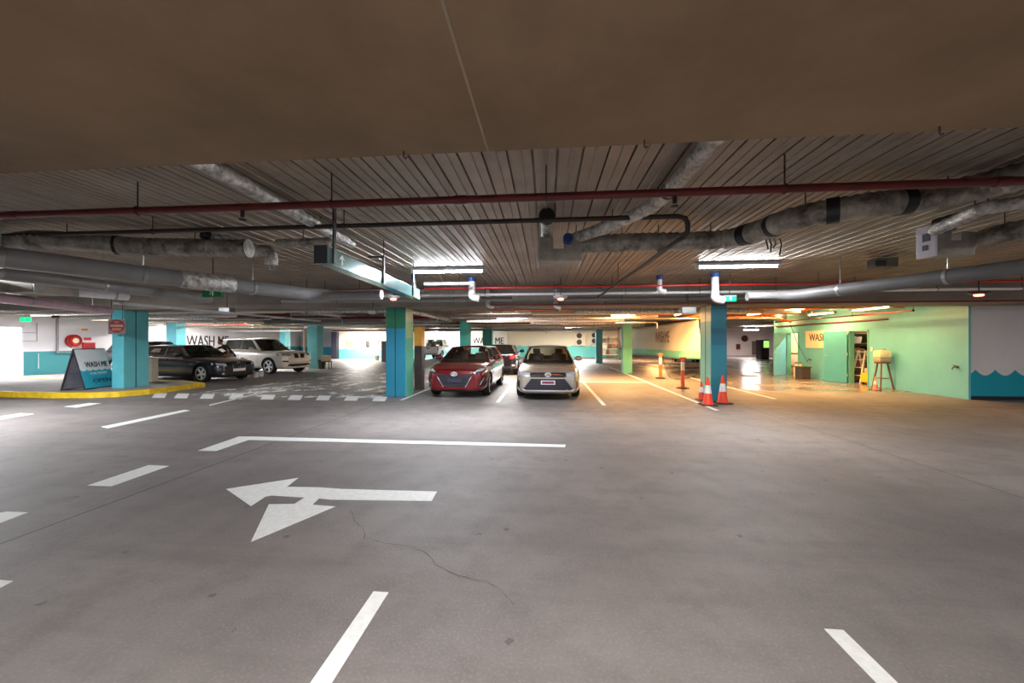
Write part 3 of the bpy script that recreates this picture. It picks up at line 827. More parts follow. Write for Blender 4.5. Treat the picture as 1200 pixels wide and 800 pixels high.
    for ax in S['ax']:
        for s in (-1, 1):
            if wt is None:
                wt = obj('wheel', ty, RUBBER, root, True); wr = obj('rim', rm, [S.get('rim', ALLOY), DARKP], wt, True); w_ = wt
            else:
                w_ = wt.copy(); COL.objects.link(w_); r2 = wr.copy(); COL.objects.link(r2); r2.parent = w_
            w_.location = (ax, s * (HW - .125), R); w_.rotation_euler = (0, 0.2, PI if s > 0 else 0)
    # plates laid on the body
    for (nm, m, poly, side, both) in S.get('decals', []):
        decal(bv, nm, poly, side, m, root)
        if both: decal(bv, nm, mir(poly) if side in ('front', 'rear') else poly, {'left': 'right', 'right': 'left'}.get(side, side), m, root)
    # door shut lines and handles
    for s, side in ((1, 'left'), (-1, 'right')):
        for k, x in enumerate(S.get('doors', [])):
            z0, z1 = S['st'][3][1] + .12, beltz(x) - .05
            decal(bv, 'door_seam', [(x - .006, z0), (x + .006, z0), (x + .006, z1), (x - .006, z1)], side, BLACK, root, .002, .006, 5)
        for x in S.get('handles', []):
            z = beltz(x) - .13; decal(bv, 'door_handle', [(x - .09, z - .015), (x + .09, z - .015), (x + .09, z + .018), (x - .09, z + .018)], side, S.get('hm', CHROME), root, .03, .03, 1)
    return root, bv, body
def ring_badge(parent, x, y, z, r, ry=None, nm='badge', kind='oval'):
    b = B(); torus(b, (x, y, z), ry or r, .011, (0, 1, 0), (0, 0, 1), 24, 6, r)
    if kind == 'h':
        for s in (-1, 1): bar(b, (x, y + s * .028 - .012, z - .03), (x, y + s * .028 + .012, z + .03), .012, .018, (0, 1, 0))
        bar(b, (x, y - .03, z - .008), (x, y + .03, z + .008), .008, .014)
    if kind == 'oval':
        torus(b, (x, y, z + .004), (ry or r) * .38, .005, (0, 1, 0), (0, 0, 1), 20, 6, r * .85)
        torus(b, (x, y, z + r * .45), (ry or r) * .7, .005, (0, 1, 0), (0, 0, 1), 20, 6, r * .38)
    obj(nm, b, mat('badge silver', (235, 235, 238), .25, .2, var=0), parent, True)
def front_x(bv, y, z, s=1):
    h, n, _, _ = bv.ray_cast(Vector((6 * s, y, z)), Vector((-s, 0, 0))); return h.x if h else 2.0 * s

def stations(L, W, zb, hoodf, cowl, tail, xw, xbk, nose=0.55, tailw=.9, crown=.03, fr=0.20, rrz=0.34):
    """hoodf: height of hood leading edge, cowl: height at windscreen base, tail: height at the rear"""
    f, r, w = L / 2, -L / 2, W / 2
    return [(r, zb + .18, tail - .16, w * (tailw - .10), .01), (r + .03, zb + .08, tail - .05, w * tailw, .01), (r + .22, zb + .03, tail, w * .955, crown * .5),
            ((r + .22 + xbk) / 2, zb, tail + .0, w * .99, crown * .3), (xbk, zb, (tail + cowl) / 2 + .0, w, 0), (0, zb, cowl - .0, w, 0), (xw - .25, zb, cowl - .01, w, 0),
            (xw + .05, zb, cowl - .03, w * .995, crown * .8), ((xw + f) / 2, zb, (cowl + hoodf) / 2 + .03, w * .985, crown), (f - .32, zb, hoodf + .01, w * .95, crown),
            (f - .12, zb + .01, hoodf - .03, w * .88, crown * .8), (f - .02, zb + .04, hoodf - .09, w * .76, crown * .5), (f, zb + .10, hoodf - .16, w * .66, .0)]

# -- silver sedan in the middle bay
S = dict(paint=paint('champagne silver car paint', (186, 176, 160), .55, .26), W=1.83, H=1.47, R=.325, ax=(1.42, -1.36),
         st=stations(4.85, 1.83, .17, .80, .97, 1.06, 1.0, -1.75), belt=(.97, 1.03), cab=(1.02, -1.78), yb=.80, yr=.60, roof=(.28, -1.0),
         pillars=[(1.02, .86, .30, .18), (-.28, -.36, -.30, -.36), (-1.30, -1.78, -.95, -1.06)], spokes=10, doors=(.80, -.32, -1.15), handles=(-.15, -1.02), sideglass=GLASS, rglass=GLASS, hm=paint('champagne silver car paint', (206, 196, 178)))
S['decals'] = [
    ('headlight', LENSD, [(.47, .66), (.84, .70), (.83, .80), (.66, .785), (.45, .745)], 'front', True),
    ('upper_grille', BLACK, [(-.47, .635), (.47, .635), (.45, .755), (-.45, .755)], 'front', False),
    ('lower_grille', GRILLE, [(-.62, .28), (.62, .28), (.68, .35), (.47, .60), (-.47, .60), (-.68, .35)], 'front', False),
    ('corner_vent', LENSD, [(.76, .36), (.86, .38), (.87, .53), (.76, .54)], 'front', True),
    ('tail_light', REDL, [(.50, .84), (.86, .84), (.86, .98), (.50, .96)], 'rear', True)]
camry, bv, bd = build_car('sedan', 'silver gold sedan facing the viewer, parked right of the red car', (0.05, 12.65, 0), -PI / 2, S)
for s in (-1, 1):
    pl = [(s * .49, .655), (s * .80, .69), (s * .80, .79), (s * .64, .775), (s * .48, .74)]
    decal(bv, 'headlight_lens', pl if s > 0 else pl[::-1], 'front', LENS, camry, .012, .01, 2)
decal(bv, 'chrome_bar', [(-.40, .695), (.40, .695), (.40, .72), (-.40, .72)], 'front', CHROME, camry, .014, .01, 3)
decal(bv, 'grille_lip', [(-.66, .265), (.66, .265), (.70, .33), (.66, .335), (.58, .295), (-.58, .295), (-.66, .335), (-.70, .33)], 'front', mat('pale bumper lip', (214, 212, 214), .3, .4, var=0), camry, .018, .012, 2)
for s in (-1, 1):
    pl = [(s * .64, .35), (s * .66, .37), (s * .475, .61), (s * .45, .60)]
    decal(bv, 'grille_edge', pl if s > 0 else pl[::-1], 'front', CHROME, camry, .014, .01, 2)
xf = front_x(bv, 0, .49); b = B(); box(b, xf, xf + .025, -.19, .19, .445, .555, .005); o = obj('number_plate', b, PLATE, camry)
b = B(); box(b, xf + .024, xf + .029, -.16, .16, .465, .535)
obj('plate_marks', b, mat('maroon plate marks', (138, 62, 92), .5, var=.3, vs=30), camry)
ring_badge(camry, front_x(bv, 0, .71) + .05, 0, .71, .05, .075)

# -- red hatchback
S = dict(paint=paint('red car paint', (104, 3, 12), .25, .24), W=1.80, H=1.46, R=.32, ax=(1.30, -1.35),
         st=stations(4.34, 1.80, .17, .84, 1.0, 1.05, .95, -1.6, tailw=.95), belt=(.99, 1.06), cab=(.98, -1.9), yb=.79, yr=.58, roof=(.20, -1.55),
         pillars=[(.98, .82, .22, .10), (-.34, -.42, -.36, -.42), (-1.42, -2.02, -1.30, -1.72)], spokes=5, doors=(.72, -.38, -1.15), handles=(-.2, -1.02), sideglass=GLASS, rglass=GLASS)
S['decals'] = [
    ('headlight', LENSD, [(.50, .70), (.80, .73), (.84, .86), (.79, .875), (.56, .79)], 'front', True),
    ('grille', GRILLE, [(-.30, .33), (.30, .33), (.56, .745), (.50, .765), (-.50, .765), (-.56, .745)], 'front', False),
    ('corner_vent', BLACK, [(.66, .38), (.80, .36), (.83, .60), (.80, .62)], 'front', True),
    ('lower_intake', BLACK, [(-.62, .19), (.62, .19), (.66, .25), (-.66, .25)], 'front', False),
    ('tail_light', REDL, [(.55, .82), (.86, .84), (.86, .98), (.55, .96)], 'rear', True)]
red, bv, bd = build_car('hatchback', 'red hatchback facing the viewer, parked left of the silver sedan', (-2.52, 12.62, 0), -PI / 2 - 0.02, S)
for s in (-1, 1):
    pl = [(s * .30, .315), (s * .325, .325), (s * .585, .755), (s * .555, .765)]
    decal(bv, 'grille_edge', pl if s > 0 else pl[::-1], 'front', CHROME, red, .014, .01, 2)
    pl = [(s * .56, .735), (s * .77, .77), (s * .80, .85), (s * .62, .79)]
    decal(bv, 'headlight_lens', pl if s > 0 else pl[::-1], 'front', LENS, red, .012, .01, 2)
    pl = [(s * .70, .39), (s * .73, .39), (s * .81, .56), (s * .80, .58)]
    decal(bv, 'daytime_lamp', pl if s > 0 else pl[::-1], 'front', LENS, red, .014, .01, 2)
ring_badge(red, front_x(bv, 0, .69) + .04, 0, .69, .05, .085, kind='h')
xf = front_x(bv, 0, .46); b = B(); box(b, xf, xf + .022, -.20, .20, .45, .555, .005); obj('number_plate', b, mat('dark plate holder', (52, 50, 70), .4, var=.1), red)

# -- dark blue wagon
NAVY = paint('dark navy car paint', (9, 12, 30), .0, .25)
S = dict(paint=NAVY, W=1.86, H=1.46, R=.345, ax=(1.60, -1.37), st=stations(4.9, 1.86, .16, .80, .99, 1.06, 1.05, -1.9), belt=(.98, 1.04), cab=(.98, -2.0), yb=.80, yr=.60,
         roof=(.18, -1.55), pillars=[(.98, .80, .20, .06), (-.42, -.50, -.45, -.50), (-1.75, -2.2, -1.50, -1.75)], spokes=5, rim=ALLOY, doors=(.85, -.42, -1.25), handles=(-.25, -1.12), sideglass=TINT, hm=NAVY)
S['decals'] = [
    ('headlight', LENS, [(.52, .64), (.86, .67), (.84, .76), (.56, .73)], 'front', True),
    ('kidney_grille', GRILLE, [(.04, .50), (.26, .50), (.29, .70), (.06, .73)], 'front', True),
    ('lower_intake', BLACK, [(-.42, .22), (.42, .22), (.36, .36), (-.36, .36)], 'front', False),
    ('corner_vent', BLACK, [(.52, .24), (.82, .28), (.80, .42), (.56, .40)], 'front', True),
    ('fog_lamp', LENS, [(.62, .30), (.69, .30), (.69, .37), (.62, .37)], 'front', True),
    ('side_vent', CHROME, [(1.06, .70), (1.22, .72), (1.22, .735), (1.06, .72)], 'right', False),
    ('tail_light', REDL, [(.50, .84), (.86, .84), (.86, .98), (.50, .96)], 'rear', True)]
fw = at_z(238, 447.6, 0); fw2 = at_z(287.5, 443.8, 0)
hd = math.radians(-9); hv = Vector((math.cos(hd), math.sin(hd), 0)); pv = Vector((-math.sin(hd), math.cos(hd), 0))
ctr = fw - hv * 1.60 + pv * .80
navy, bv, bd = build_car('wagon', 'dark navy blue car with its nose past the island, being wiped by a person', (ctr.x, ctr.y, 0), hd, S)
xf = front_x(bv, 0, .44); b = B(); box(b, xf, xf + .025, -.26, .26, .40, .51, .005); obj('number_plate', b, PLATE, navy)
b = B(); xf = front_x(bv, 0, .74); torus(b, (xf + .01, 0, .745), .04, .01, (0, 1, 0), (0, 0, 1), 20, 6); obj('badge', b, CHROME, navy, True)
for s in (-1, 1):
    b = B(); x0 = front_x(bv, s * .16, .6) + .012
    pts = [(front_x(bv, s * y, z) + .012, s * y, z) for y, z in ((.04, .50), (.26, .50), (.29, .70), (.06, .73), (.04, .50))]
    tube(b, pts, .010, 6); obj('grille_frame', b, CHROME, navy, True)
navy_c, navy_h = ctr, hd

# -- white SUV
SUVP = paint('white car paint', (226, 218, 206), .1, .25)
S = dict(paint=SUVP, W=1.94, H=1.76, R=.385, ax=(1.50, -1.43), st=stations(4.88, 1.94, .24, 1.03, 1.16, 1.22, 1.05, -1.9, crown=.04, tailw=.95), belt=(1.15, 1.20), cab=(.95, -2.1), yb=.86, yr=.66,
         roof=(.20, -1.75), pillars=[(.95, .78, .22, .08), (-.40, -.48, -.42, -.48), (-1.62, -2.3, -1.55, -2.0)], spokes=5, doors=(.80, -.42, -1.25), handles=(-.25, -1.12), sideglass=TINT, hm=SUVP)
S['decals'] = [
    ('headlight', LENSD, [(.50, .90), (.90, .90), (.88, 1.00), (.52, 1.00)], 'front', True),
    ('kidney_grille', GRILLE, [(.04, .78), (.28, .78), (.31, .99), (.06, 1.01)], 'front', True),
    ('lower_intake', BLACK, [(-.70, .36), (.70, .36), (.60, .50), (-.60, .50)], 'front', False),
    ('fog_lamp', BLACK, [(.62, .58), (.84, .60), (.84, .67), (.64, .66)], 'front', True)]
fw = at_z(316.5, 438.2, 0); hd = math.radians(-12); hv = Vector((math.cos(hd), math.sin(hd), 0)); pv = Vector((-math.sin(hd), math.cos(hd), 0))
ctr = fw - hv * 1.50 + pv * .84
suv, bv, bd = build_car('sport_utility_car', 'white sport utility car beyond the dark blue one, nose towards the teal pillar', (ctr.x, ctr.y, 0), hd, S)
for s in (-1, 1):
    pl = [(s * .54, .92), (s * .84, .92), (s * .82, .98), (s * .55, .985)]
    decal(bv, 'headlight_lens', pl if s > 0 else pl[::-1], 'front', LENS, suv, .012, .01, 2)
    b = B(); pts = [(front_x(bv, s * y, z) + .012, s * y, z) for y, z in ((.04, .78), (.28, .78), (.31, .99), (.06, 1.01), (.04, .78))]
    tube(b, pts, .012, 6); obj('grille_frame', b, CHROME, suv, True)
    b = B(); tube(b, [(.1, s * .66, 1.74), (-.8, s * .67, 1.79), (-1.7, s * .66, 1.76)], .015, 8); obj('roof_rail', b, STEEL, suv, True)
decal(bv, 'bumper_strip', [(-.62, .55), (.62, .55), (.62, .575), (-.62, .575)], 'front', CHROME, suv, .012, .01, 3)

# -- dark car behind the navy one (only its upper part shows)
S2 = dict(paint=paint('black car paint', (14, 14, 18), .0, .22), W=1.84, H=1.62, R=.345, ax=(1.38, -1.35), st=stations(4.55, 1.84, .2, .95, 1.08, 1.12, .95, -1.7, tailw=.95), belt=(1.06, 1.11), cab=(.95, -1.95), yb=.81, yr=.62,
          roof=(.15, -1.65), pillars=[(.95, .78, .18, .05), (-.40, -.48, -.42, -.48), (-1.5, -2.1, -1.45, -1.85)], spokes=5, doors=(.75, -.42, -1.2), handles=(-.22, -1.05), sideglass=GLASS)
S2['decals'] = [('headlight', LENS, [(.50, .78), (.84, .80), (.82, .89), (.54, .87)], 'front', True), ('grille', GRILLE, [(-.4, .55), (.4, .55), (.44, .82), (-.44, .82)], 'front', False)]
c2 = Vector((-19.9, 17.7, 0))
build_car('dark_car', 'black car mostly hidden behind the dark blue one beside the island pillar', (c2.x, c2.y, 0), navy_h, S2)

# -- black hatchback seen from behind the red car
S = dict(paint=paint('black hatch paint', (14, 14, 16), .0, .2), W=1.80, H=1.46, R=.325, ax=(1.35, -1.32), st=stations(4.3, 1.80, .22, .84, 1.0, 1.08, .95, -1.6, tailw=.96), belt=(.99, 1.08), cab=(.98, -1.95), yb=.79, yr=.60,
         roof=(.20, -1.65), pillars=[(.98, .82, .22, .10), (-.34, -.42, -.36, -.42), (-1.42, -2.08, -1.35, -1.80)], spokes=5, doors=(.72, -.38), handles=(-.2,), sideglass=TINT)
S['decals'] = [('tail_light', REDL, [(.56, .78), (.87, .80), (.86, 1.03), (.62, 1.02)], 'rear', True),
               ('bumper_insert', BLACK, [(-.6, .26), (.6, .26), (.55, .42), (-.55, .42)], 'rear', False)]
bk, bv, bd = build_car('hatchback', 'black hatchback seen from its rear, behind the red car', (-2.25, 19.85, 0), PI / 2, S)
xr_ = front_x(bv, 0, .62, -1); b = B(); box(b, xr_ - .025, xr_, -.26, .26, .56, .68, .005); obj('number_plate', b, PLATE, bk)
b = B(); x_ = front_x(bv, .7, .5, -1); 
for s in (-1, 1): box(b, x_ - .03, x_ + .02, s * .72 - .07, s * .72 + .07, .45, .52, .01)
obj('rear_reflector', b, mat('pinkish reflector', (236, 160, 156), .3, var=0), bk)

# -- white pickup
S = dict(paint=paint('white pickup paint', (232, 226, 226), .1, .25), W=1.86, H=1.83, R=.39, ax=(1.65, -1.55), st=stations(5.3, 1.86, .42, 1.05, 1.16, 1.18, 1.15, -.75, tailw=.98), belt=(1.14, 1.16), cab=(1.2, -.85), yb=.80, yr=.64,
         roof=(.55, -.62), pillars=[(1.2, 1.02, .60, .46), (.12, .04, .10, .04), (-.62, -.88, -.58, -.66)], spokes=6, doors=(1.0, .08, -.72), handles=(.25, -.55), sideglass=TINT, rglass=GLASS, bed=(-2.52, -1.0, -.74, .74, .75, 1.6), seatx=.15, rearseat=False)
S['decals'] = [('tail_light', REDL, [(.80, .82), (.90, .82), (.90, 1.08), (.80, 1.08)], 'rear', True),
               ('tailgate_handle', BLACK, [(-.12, .98), (.12, .98), (.12, 1.06), (-.12, 1.06)], 'rear', False)]
tp = at_z(502, 422.3, 0)
ute, bv, bd = build_car('pickup', 'white pickup seen from its rear beyond the dark brown post', (tp.x, tp.y + 2.6, 0), PI / 2, S, 'car')
b = B(); box(b, -2.78, -2.62, -.85, .85, .48, .60, .03); obj('rear_bumper', b, CHROME, ute)
b = B(); tube(b, [(-.95, -.72, 1.14), (-1.1, -.68, 1.7), (-1.1, .68, 1.7), (-.95, .72, 1.14)], .03, 10); obj('sports_bar', b, BLACK, ute, True)

# -- dark car behind the banner
S3 = dict(S2); S3['paint'] = paint('charcoal car paint', (40, 40, 44), .4, .25); S3['H'] = 1.47; S3['belt'] = (1.0, 1.05); S3['st'] = stations(4.6, 1.82, .18, .82, 1.0, 1.08, .95, -1.7)
S3['decals'] = [('headlight', LENS, [(.50, .68), (.84, .70), (.82, .80), (.54, .78)], 'front', True), ('grille', GRILLE, [(-.4, .35), (.4, .35), (.44, .72), (-.44, .72)], 'front', False)]
bc = at_z(800, 424, 0)
build_car('dark_car', 'dark grey car hidden behind the hanging banner, its wheels showing below it', (bc.x + .7, bc.y + 1.6, 0), -PI / 2 - .25, S3)
# ------------------------------------------------------------------ pipes, ducts and fittings under the ceiling
def pipe(name, pts, r, m, label, cat='pipe', group=None, seg=14, hang=None, hz=CEIL, coup=None, smooth=True):
    t = thing(name, label, cat, Vector(pts[0]), 0, group); o0 = Vector(pts[0])
    P = [Vector(p) - o0 for p in pts]
    b = B(); tube(b, P, r, seg); obj('pipe_run', b, m, t, smooth)
    tot = resample(P, hang) if hang else []
    for p in tot[0:-1] if hang else []:
        b = B(); cyl(b, p + Vector((0, 0, r * .9)), Vector((p.x, p.y, hz - 0.002 - o0.z)), 0.006, seg=6); torus(b, p, r + .004, .006, (0, 1, 0) if abs(P[-1].x - P[0].x) > abs(P[-1].y - P[0].y) else (1, 0, 0), (0, 0, 1), 14, 5)
        obj('hanger', b, DARKP, t)
    if coup:
        for q, mm in coup:
            k = resample(P, 0.02); i = min(len(k) - 2, max(0, int(q * (len(k) - 1)))); d = (k[i + 1] - k[i]).normalized()
            b = B(); cyl(b, k[i] - d * .05, k[i] + d * .05, r * 1.16, seg=16); obj('coupling', b, mm, t, True)
    return t
def ribbed(name, ctrl, r, m, label, straps=(), step=0.042, cat='duct', amp=0.06):
    o0 = Vector(ctrl[0]); pts = resample(spline([Vector(c) - o0 for c in ctrl], 12), step)
    pts = [p for i, p in enumerate(pts) if i == 0 or (p - pts[i - 1]).length > 0.004]
    t = thing(name, label, cat, o0)
    rr = [r * (1 + amp * (1 if i % 2 else -1) + random.uniform(-.02, .02)) for i in range(len(pts))]
    b = B(); tube(b, pts, rr, 18); obj('duct_sleeve', b, m, t, True)
    for q, w in straps:
        i = int(q * (len(pts) - 2)); d = (pts[i + 1] - pts[i]).normalized()
        b = B(); cyl(b, pts[i] - d * w / 2, pts[i] + d * w / 2, r * 1.08, seg=20); obj('tape_band', b, BLACK, t, True)
    n = max(1, int(len(pts) * step / 1.1))
    for k in range(n):
        p = pts[int((k + .5) / n * (len(pts) - 1))]
        if o0.z + p.z + r < CEIL - .02:
            b = B(); cyl(b, p + Vector((0, 0, r * .8)), (p.x, p.y, CEIL - .002 - o0.z), .005, seg=6); obj('hanger', b, DARKP, t)
    return t
# long red sprinkler main across the view and the thin dark pipe behind it
t = pipe('sprinkler_main', [(-9.5, 3.22, 2.82), (8.0, 3.22, 2.82)], 0.033, RED, 'long dark red pipe crossing the whole view nearest to the viewer', 'pipe', None, 16, 1.9, coup=[(.25, RED), (.5, RED), (.74, RED)])
for i, x in enumerate((-2.75, 1.05)):
    b = B(); cyl(b, (x + 9.5, 0, -.03), (x + 9.5, 0, -.09), .018, seg=10); lathe(b, [(0, -.12), (.03, -.118), (.03, -.108), (0, -.105)], 12, Matrix.Translation((x + 9.5, 0, 0))); obj('sprinkler_head', b, DARKP, t, True)
x_e = at_y(803, 254, 4.15).x
el = [(-9.5, 4.15, 2.92), (x_e - .08, 4.15, 2.92), (x_e, 4.15, 2.90), (x_e + .03, 4.16, 2.84), (x_e + .03, 4.17, 2.76), (x_e + .02, 4.22, 2.72), (x_e, 4.35, 2.72), (x_e - .15, 9.8, 2.72)]
t = pipe('drain_pipe', el, 0.026, DARKP, 'thin dark pipe across the view that elbows down and runs away at the right', 'pipe', None, 12, 2.4)
# foil duct running away on the left, and its twin at the right
a = at_z(238, 190, 2.98); c = at_z(412, 285, 2.98)
ribbed('foil_duct', [a + Vector((0, -.8, 0)), a, (a + c) / 2, c], 0.07, FOIL, 'shiny foil wrapped duct running away from the slab edge on the left', step=.045, amp=.02)
pts = [at_z(848, 150, 2.98), at_z(815, 187, 2.98), at_z(792, 214, 2.98), at_z(765, 240, 2.97), at_z(720, 262, 2.93), at_z(668, 281, 2.90)]
ribbed('foil_duct', pts, 0.07, FOIL, 'shiny foil wrapped duct from the right slab edge into the square air box', step=.045, amp=.03, straps=((.42, .03),))
# square air box in the middle with its round neck
def airbox(c, w, d, h, label, face=None, rz=0.0):
    t = thing('air_box', label, 'air box', c, rz)
    b = B(); box(b, -w / 2, w / 2, -d / 2, d / 2, 0, h * .34, .02)
    box(b, -w / 2, -w / 2 + w * .36, -d / 2, d / 2, h * .28, h * .66, .02); box(b, w / 2 - w * .38, w / 2, -d / 2, d / 2, h * .28, h * .66, .02)
    obj('box_body', b, mat('dusty sheet metal', (150, 143, 134), .5, .35, var=.22, vs=6), t)
    for s in (-1, 1):
        b = B(); box(b, s * w / 2 - .012, s * w / 2 + .012, -d / 2 - .01, d / 2 + .01, -.01, h * .45, .004); obj('flange', b, STEEL, t)
    b = B(); tube(b, spline([(-w * .30, -d * .1, h * .6), (-w * .30, -d * .2, h * .84), (-w * .30, -d * .7, h * .90), (-w * .30, -d * .5 - .42, h * .90)], 5), .075, 18); obj('neck', b, FOIL, t, True)
    b = B(); cyl(b, (-w * .30, -d * .5 - .40, h * .90), (-w * .30, -d * .5 - .47, h * .90), .09, seg=18); obj('neck_collar', b, BLACK, t, True)
    b = B(); cyl(b, (w * .20, -d * .4, h * .55), (w * .20, -d * .5 - .06, h * .60), .06, seg=18); obj('blue_collar', b, BLUEP, t, True)
    for s in (-1, 1):
        b = B(); cyl(b, (s * w * .42, 0, h * .8), (s * w * .42, 0, CEIL - .002 - c[2]), .006, seg=6); obj('hanger', b, DARKP, t)
    return t
c = at_z(655, 309, 2.60)
airbox(c, .52, .34, .46, 'square dusty air box hanging in the middle of the ceiling, with a round duct neck')
# big dusty flexible duct to the right
zz = 2.86
pts = [at_z(678, 287, zz), at_z(740, 284, zz), at_z(800, 283, zz), at_z(850, 280, zz + .01), at_z(890, 270, zz), at_z(930, 256, zz), at_z(1000, 243, zz), at_z(1080, 233, zz + .04), at_z(1150, 218, zz + .10), at_z(1230, 198, zz + .11)]
t = ribbed('flexible_duct', pts, 0.115, FLEX, 'long dusty grey flexible duct with black tape bands sweeping to the right', straps=((.47, .10), (.56, .05), (.68, .10), (.80, .09)), step=.042)
b = B(); p = at_z(905, 285, 2.74) - Vector(pts[0])
for k in range(5):
    q = p + Vector((random.uniform(-.12, .12), random.uniform(-.05, .05), 0)); tube(b, [q + Vector((0, 0, .05)), q + Vector((.02, 0, -.02)), q + Vector((random.uniform(-.03, .03), 0, -random.uniform(.06, .16)))], .008, 5)
obj('torn_tape', b, BLACK, t)
# right hand air box with the white end
c = at_z(1108, 301, 2.56)
t = thing('air_box', 'air box at the far right with a white printed end plate and foil arms', 'air box', c, 0.12)
b = B(); box(b, -.21, .24, -.09, .09, 0, .17, .02); box(b, -.21, -.03, -.09, .09, .14, .33, .02); box(b, .10, .26, -.09, .09, .10, .27, .02); obj('box_body', b, mat('dusty sheet metal', (120, 114, 108)), t)
b = B(); box(b, -.235, -.21, -.10, .10, -.01, .35, .01); obj('end_plate', b, mat('white end plate', (214, 210, 220), .5, var=.05), t)
b = B(); box(b, -.24, -.235, -.05, .03, .17, .26); box(b, -.24, -.235, -.03, .03, .07, .13); obj('end_plate_print', b, mat('grey print', (96, 92, 104), .6, var=.3, vs=60), t)
b = B(); cyl(b, (-.12, -.06, .30), (-.12, -.16, .31), .06, seg=18); obj('blue_collar', b, BLUEP, t, True)
q0 = at_z(1094, 270, 2.83)
ribbed('foil_duct', [q0, at_z(1120, 259, 2.86), at_z(1150, 245, 2.88), at_z(1180, 240, 2.90), at_z(1240, 228, 2.92)], 0.065, FOIL, 'crumpled foil duct leading to the white ended air box', step=.05, amp=.05)
ribbed('flexible_duct', [at_z(1142, 283, 2.75), at_z(1180, 272, 2.76), at_z(1240, 262, 2.78)], 0.10, FLEX, 'short dusty flexible duct leaving the white ended air box at the right edge')
ribbed('flexible_duct', [at_z(1096, 262, 2.93), at_z(1140, 250, 2.94), at_z(1190, 238, 2.96), at_z(1240, 230, 2.96)], 0.055, m_flex('black flexible duct', (24, 24, 24), (52, 50, 48), .2), 'black flexible duct above the foil one at the right edge')
# dusty flexible duct on the left and its air box
zz = 2.86
pts = [at_z(-30, 300, zz - .05), at_z(10, 286, zz), at_z(50, 281, zz + .02), at_z(110, 285, zz), at_z(170, 289, zz), at_z(230, 290, zz), at_z(292, 291, zz)]
ribbed('flexible_duct', pts, 0.115, FLEX, 'long dusty flexible duct at the left ending at a foil elbow', straps=((.62, .03),))
c = at_z(312, 312, 2.72)
t = thing('duct_elbow', 'foil wrapped elbow hanging at the end of the left flexible duct', 'duct', c)
b = B(); tube(b, spline([(-.22, 0, .22), (-.02, 0, .24), (.08, 0, .16), (.08, 0, .02)], 6), .085, 16); obj('elbow', b, FOIL, t, True)
b = B(); cyl(b, (.08, 0, .03), (.10, 0, -.05), .035, seg=12); obj('spigot', b, STEEL, t, True)
b = B(); tube(b, [(-.34, -.55, .30), (-.1, -.1, .27), (.0, 0, .2)], .05, 14); obj('branch', b, FOIL, t, True)
b = B(); cyl(b, (-.36, -.58, .30), (-.40, -.66, .31), .06, seg=14); obj('branch_collar', b, BLACK, t, True)
ribbed('flexible_duct', [at_z(325, 285, 2.93), at_z(355, 284, 2.93), at_z(386, 283, 2.93)], 0.055, FLEX, 'short thin flexible duct between the foil elbow and the sign box')
# big round ducts: left pair and right one, coming towards the viewer at a slant
def bigduct(p0, z0, p1, z1, r, m, label, straps, ext=1.6, cat='duct', turn=0):
    a, c = at_z(p0[0], p0[1], z0), at_z(p1[0], p1[1], z1); d = (c - a).normalized(); a2 = a - d * ext
    t = thing('round_duct', label, cat, a2)
    pth = [Vector((0, 0, 0)), c - a2]; rr_ = [r, r]
    if turn:
        e = c - a2; sg = 1 if turn > 0 else -1
        pth = [Vector((0, 0, 0)), e - d * r * 2.4, e - d * r * 1.2 + Vector((sg * r * .35, 0, 0)), e + Vector((sg * r * 1.2, -r * .1, 0)), e + Vector((sg * r * 3, 0, 0)), e + Vector((turn, 0, 0))]; rr_ = [r, r, r, r, r * .8, r * .8]
    b = B(); tube(b, pth, rr_, 26); obj('duct_body', b, m, t, True)
    L = (c - a2).length
    if turn > 1:
        p = (c - a2) * .66; b = B(); tube(b, [p - d * .35, p - d * .33, p, p + d * .33, p + d * .35], [r * 1.02, r * 1.1, r * 1.14, r * 1.08, r * 1.02], 26); obj('foil_joint', b, FOIL, t, True)
    for q in straps:
        p = (c - a2) * q
        b = B(); cyl(b, p - d * .02, p + d * .02, r * 1.05, seg=26); cyl(b, p + Vector((0, 0, r)), (p.x, p.y, CEIL - .002 - a2.z), .008, seg=6); obj('strap', b, STEEL, t, True)
        b = B(); ell(b, p + Vector((0.0, -r * .72, r * .5)), (.035, .03, .03), 8, 6); obj('clamp', b, CHROME, t, True)
    return t
bigduct((1200, 313), 2.52, (925, 347), 2.50, .105, mat('darkened grey pvc', (98, 96, 95), .5, var=.12, vs=3), 'large round grey duct slanting in from the right edge below the air box', (.22, .5, .8), turn=-.8)  # darker copy of the grey pvc, holding this duct's shade in its colour
bigduct((0, 301), 2.52, (372, 346), 2.50, .115, GREYP, 'largest round grey duct slanting in from the left edge', (.3, .52, .78), turn=1.3)
bigduct((0, 320), 2.46, (245, 350), 2.46, .085, GREYP, 'second round grey duct slanting in below the largest one at the left', (.35, .6))
bigduct((0, 349), 2.34, (128, 364), 2.34, .085, mat('pinkish pvc', (190, 160, 172), .35, var=.08), 'pinkish round pipe slanting in from the left edge above the exit sign', (.4, .85), 1.0)
bigduct((0, 333), 2.62, (20, 335), 2.62, .085, WHITEP, 'white pipe stub at the left edge behind the round ducts', (.5,), .6)
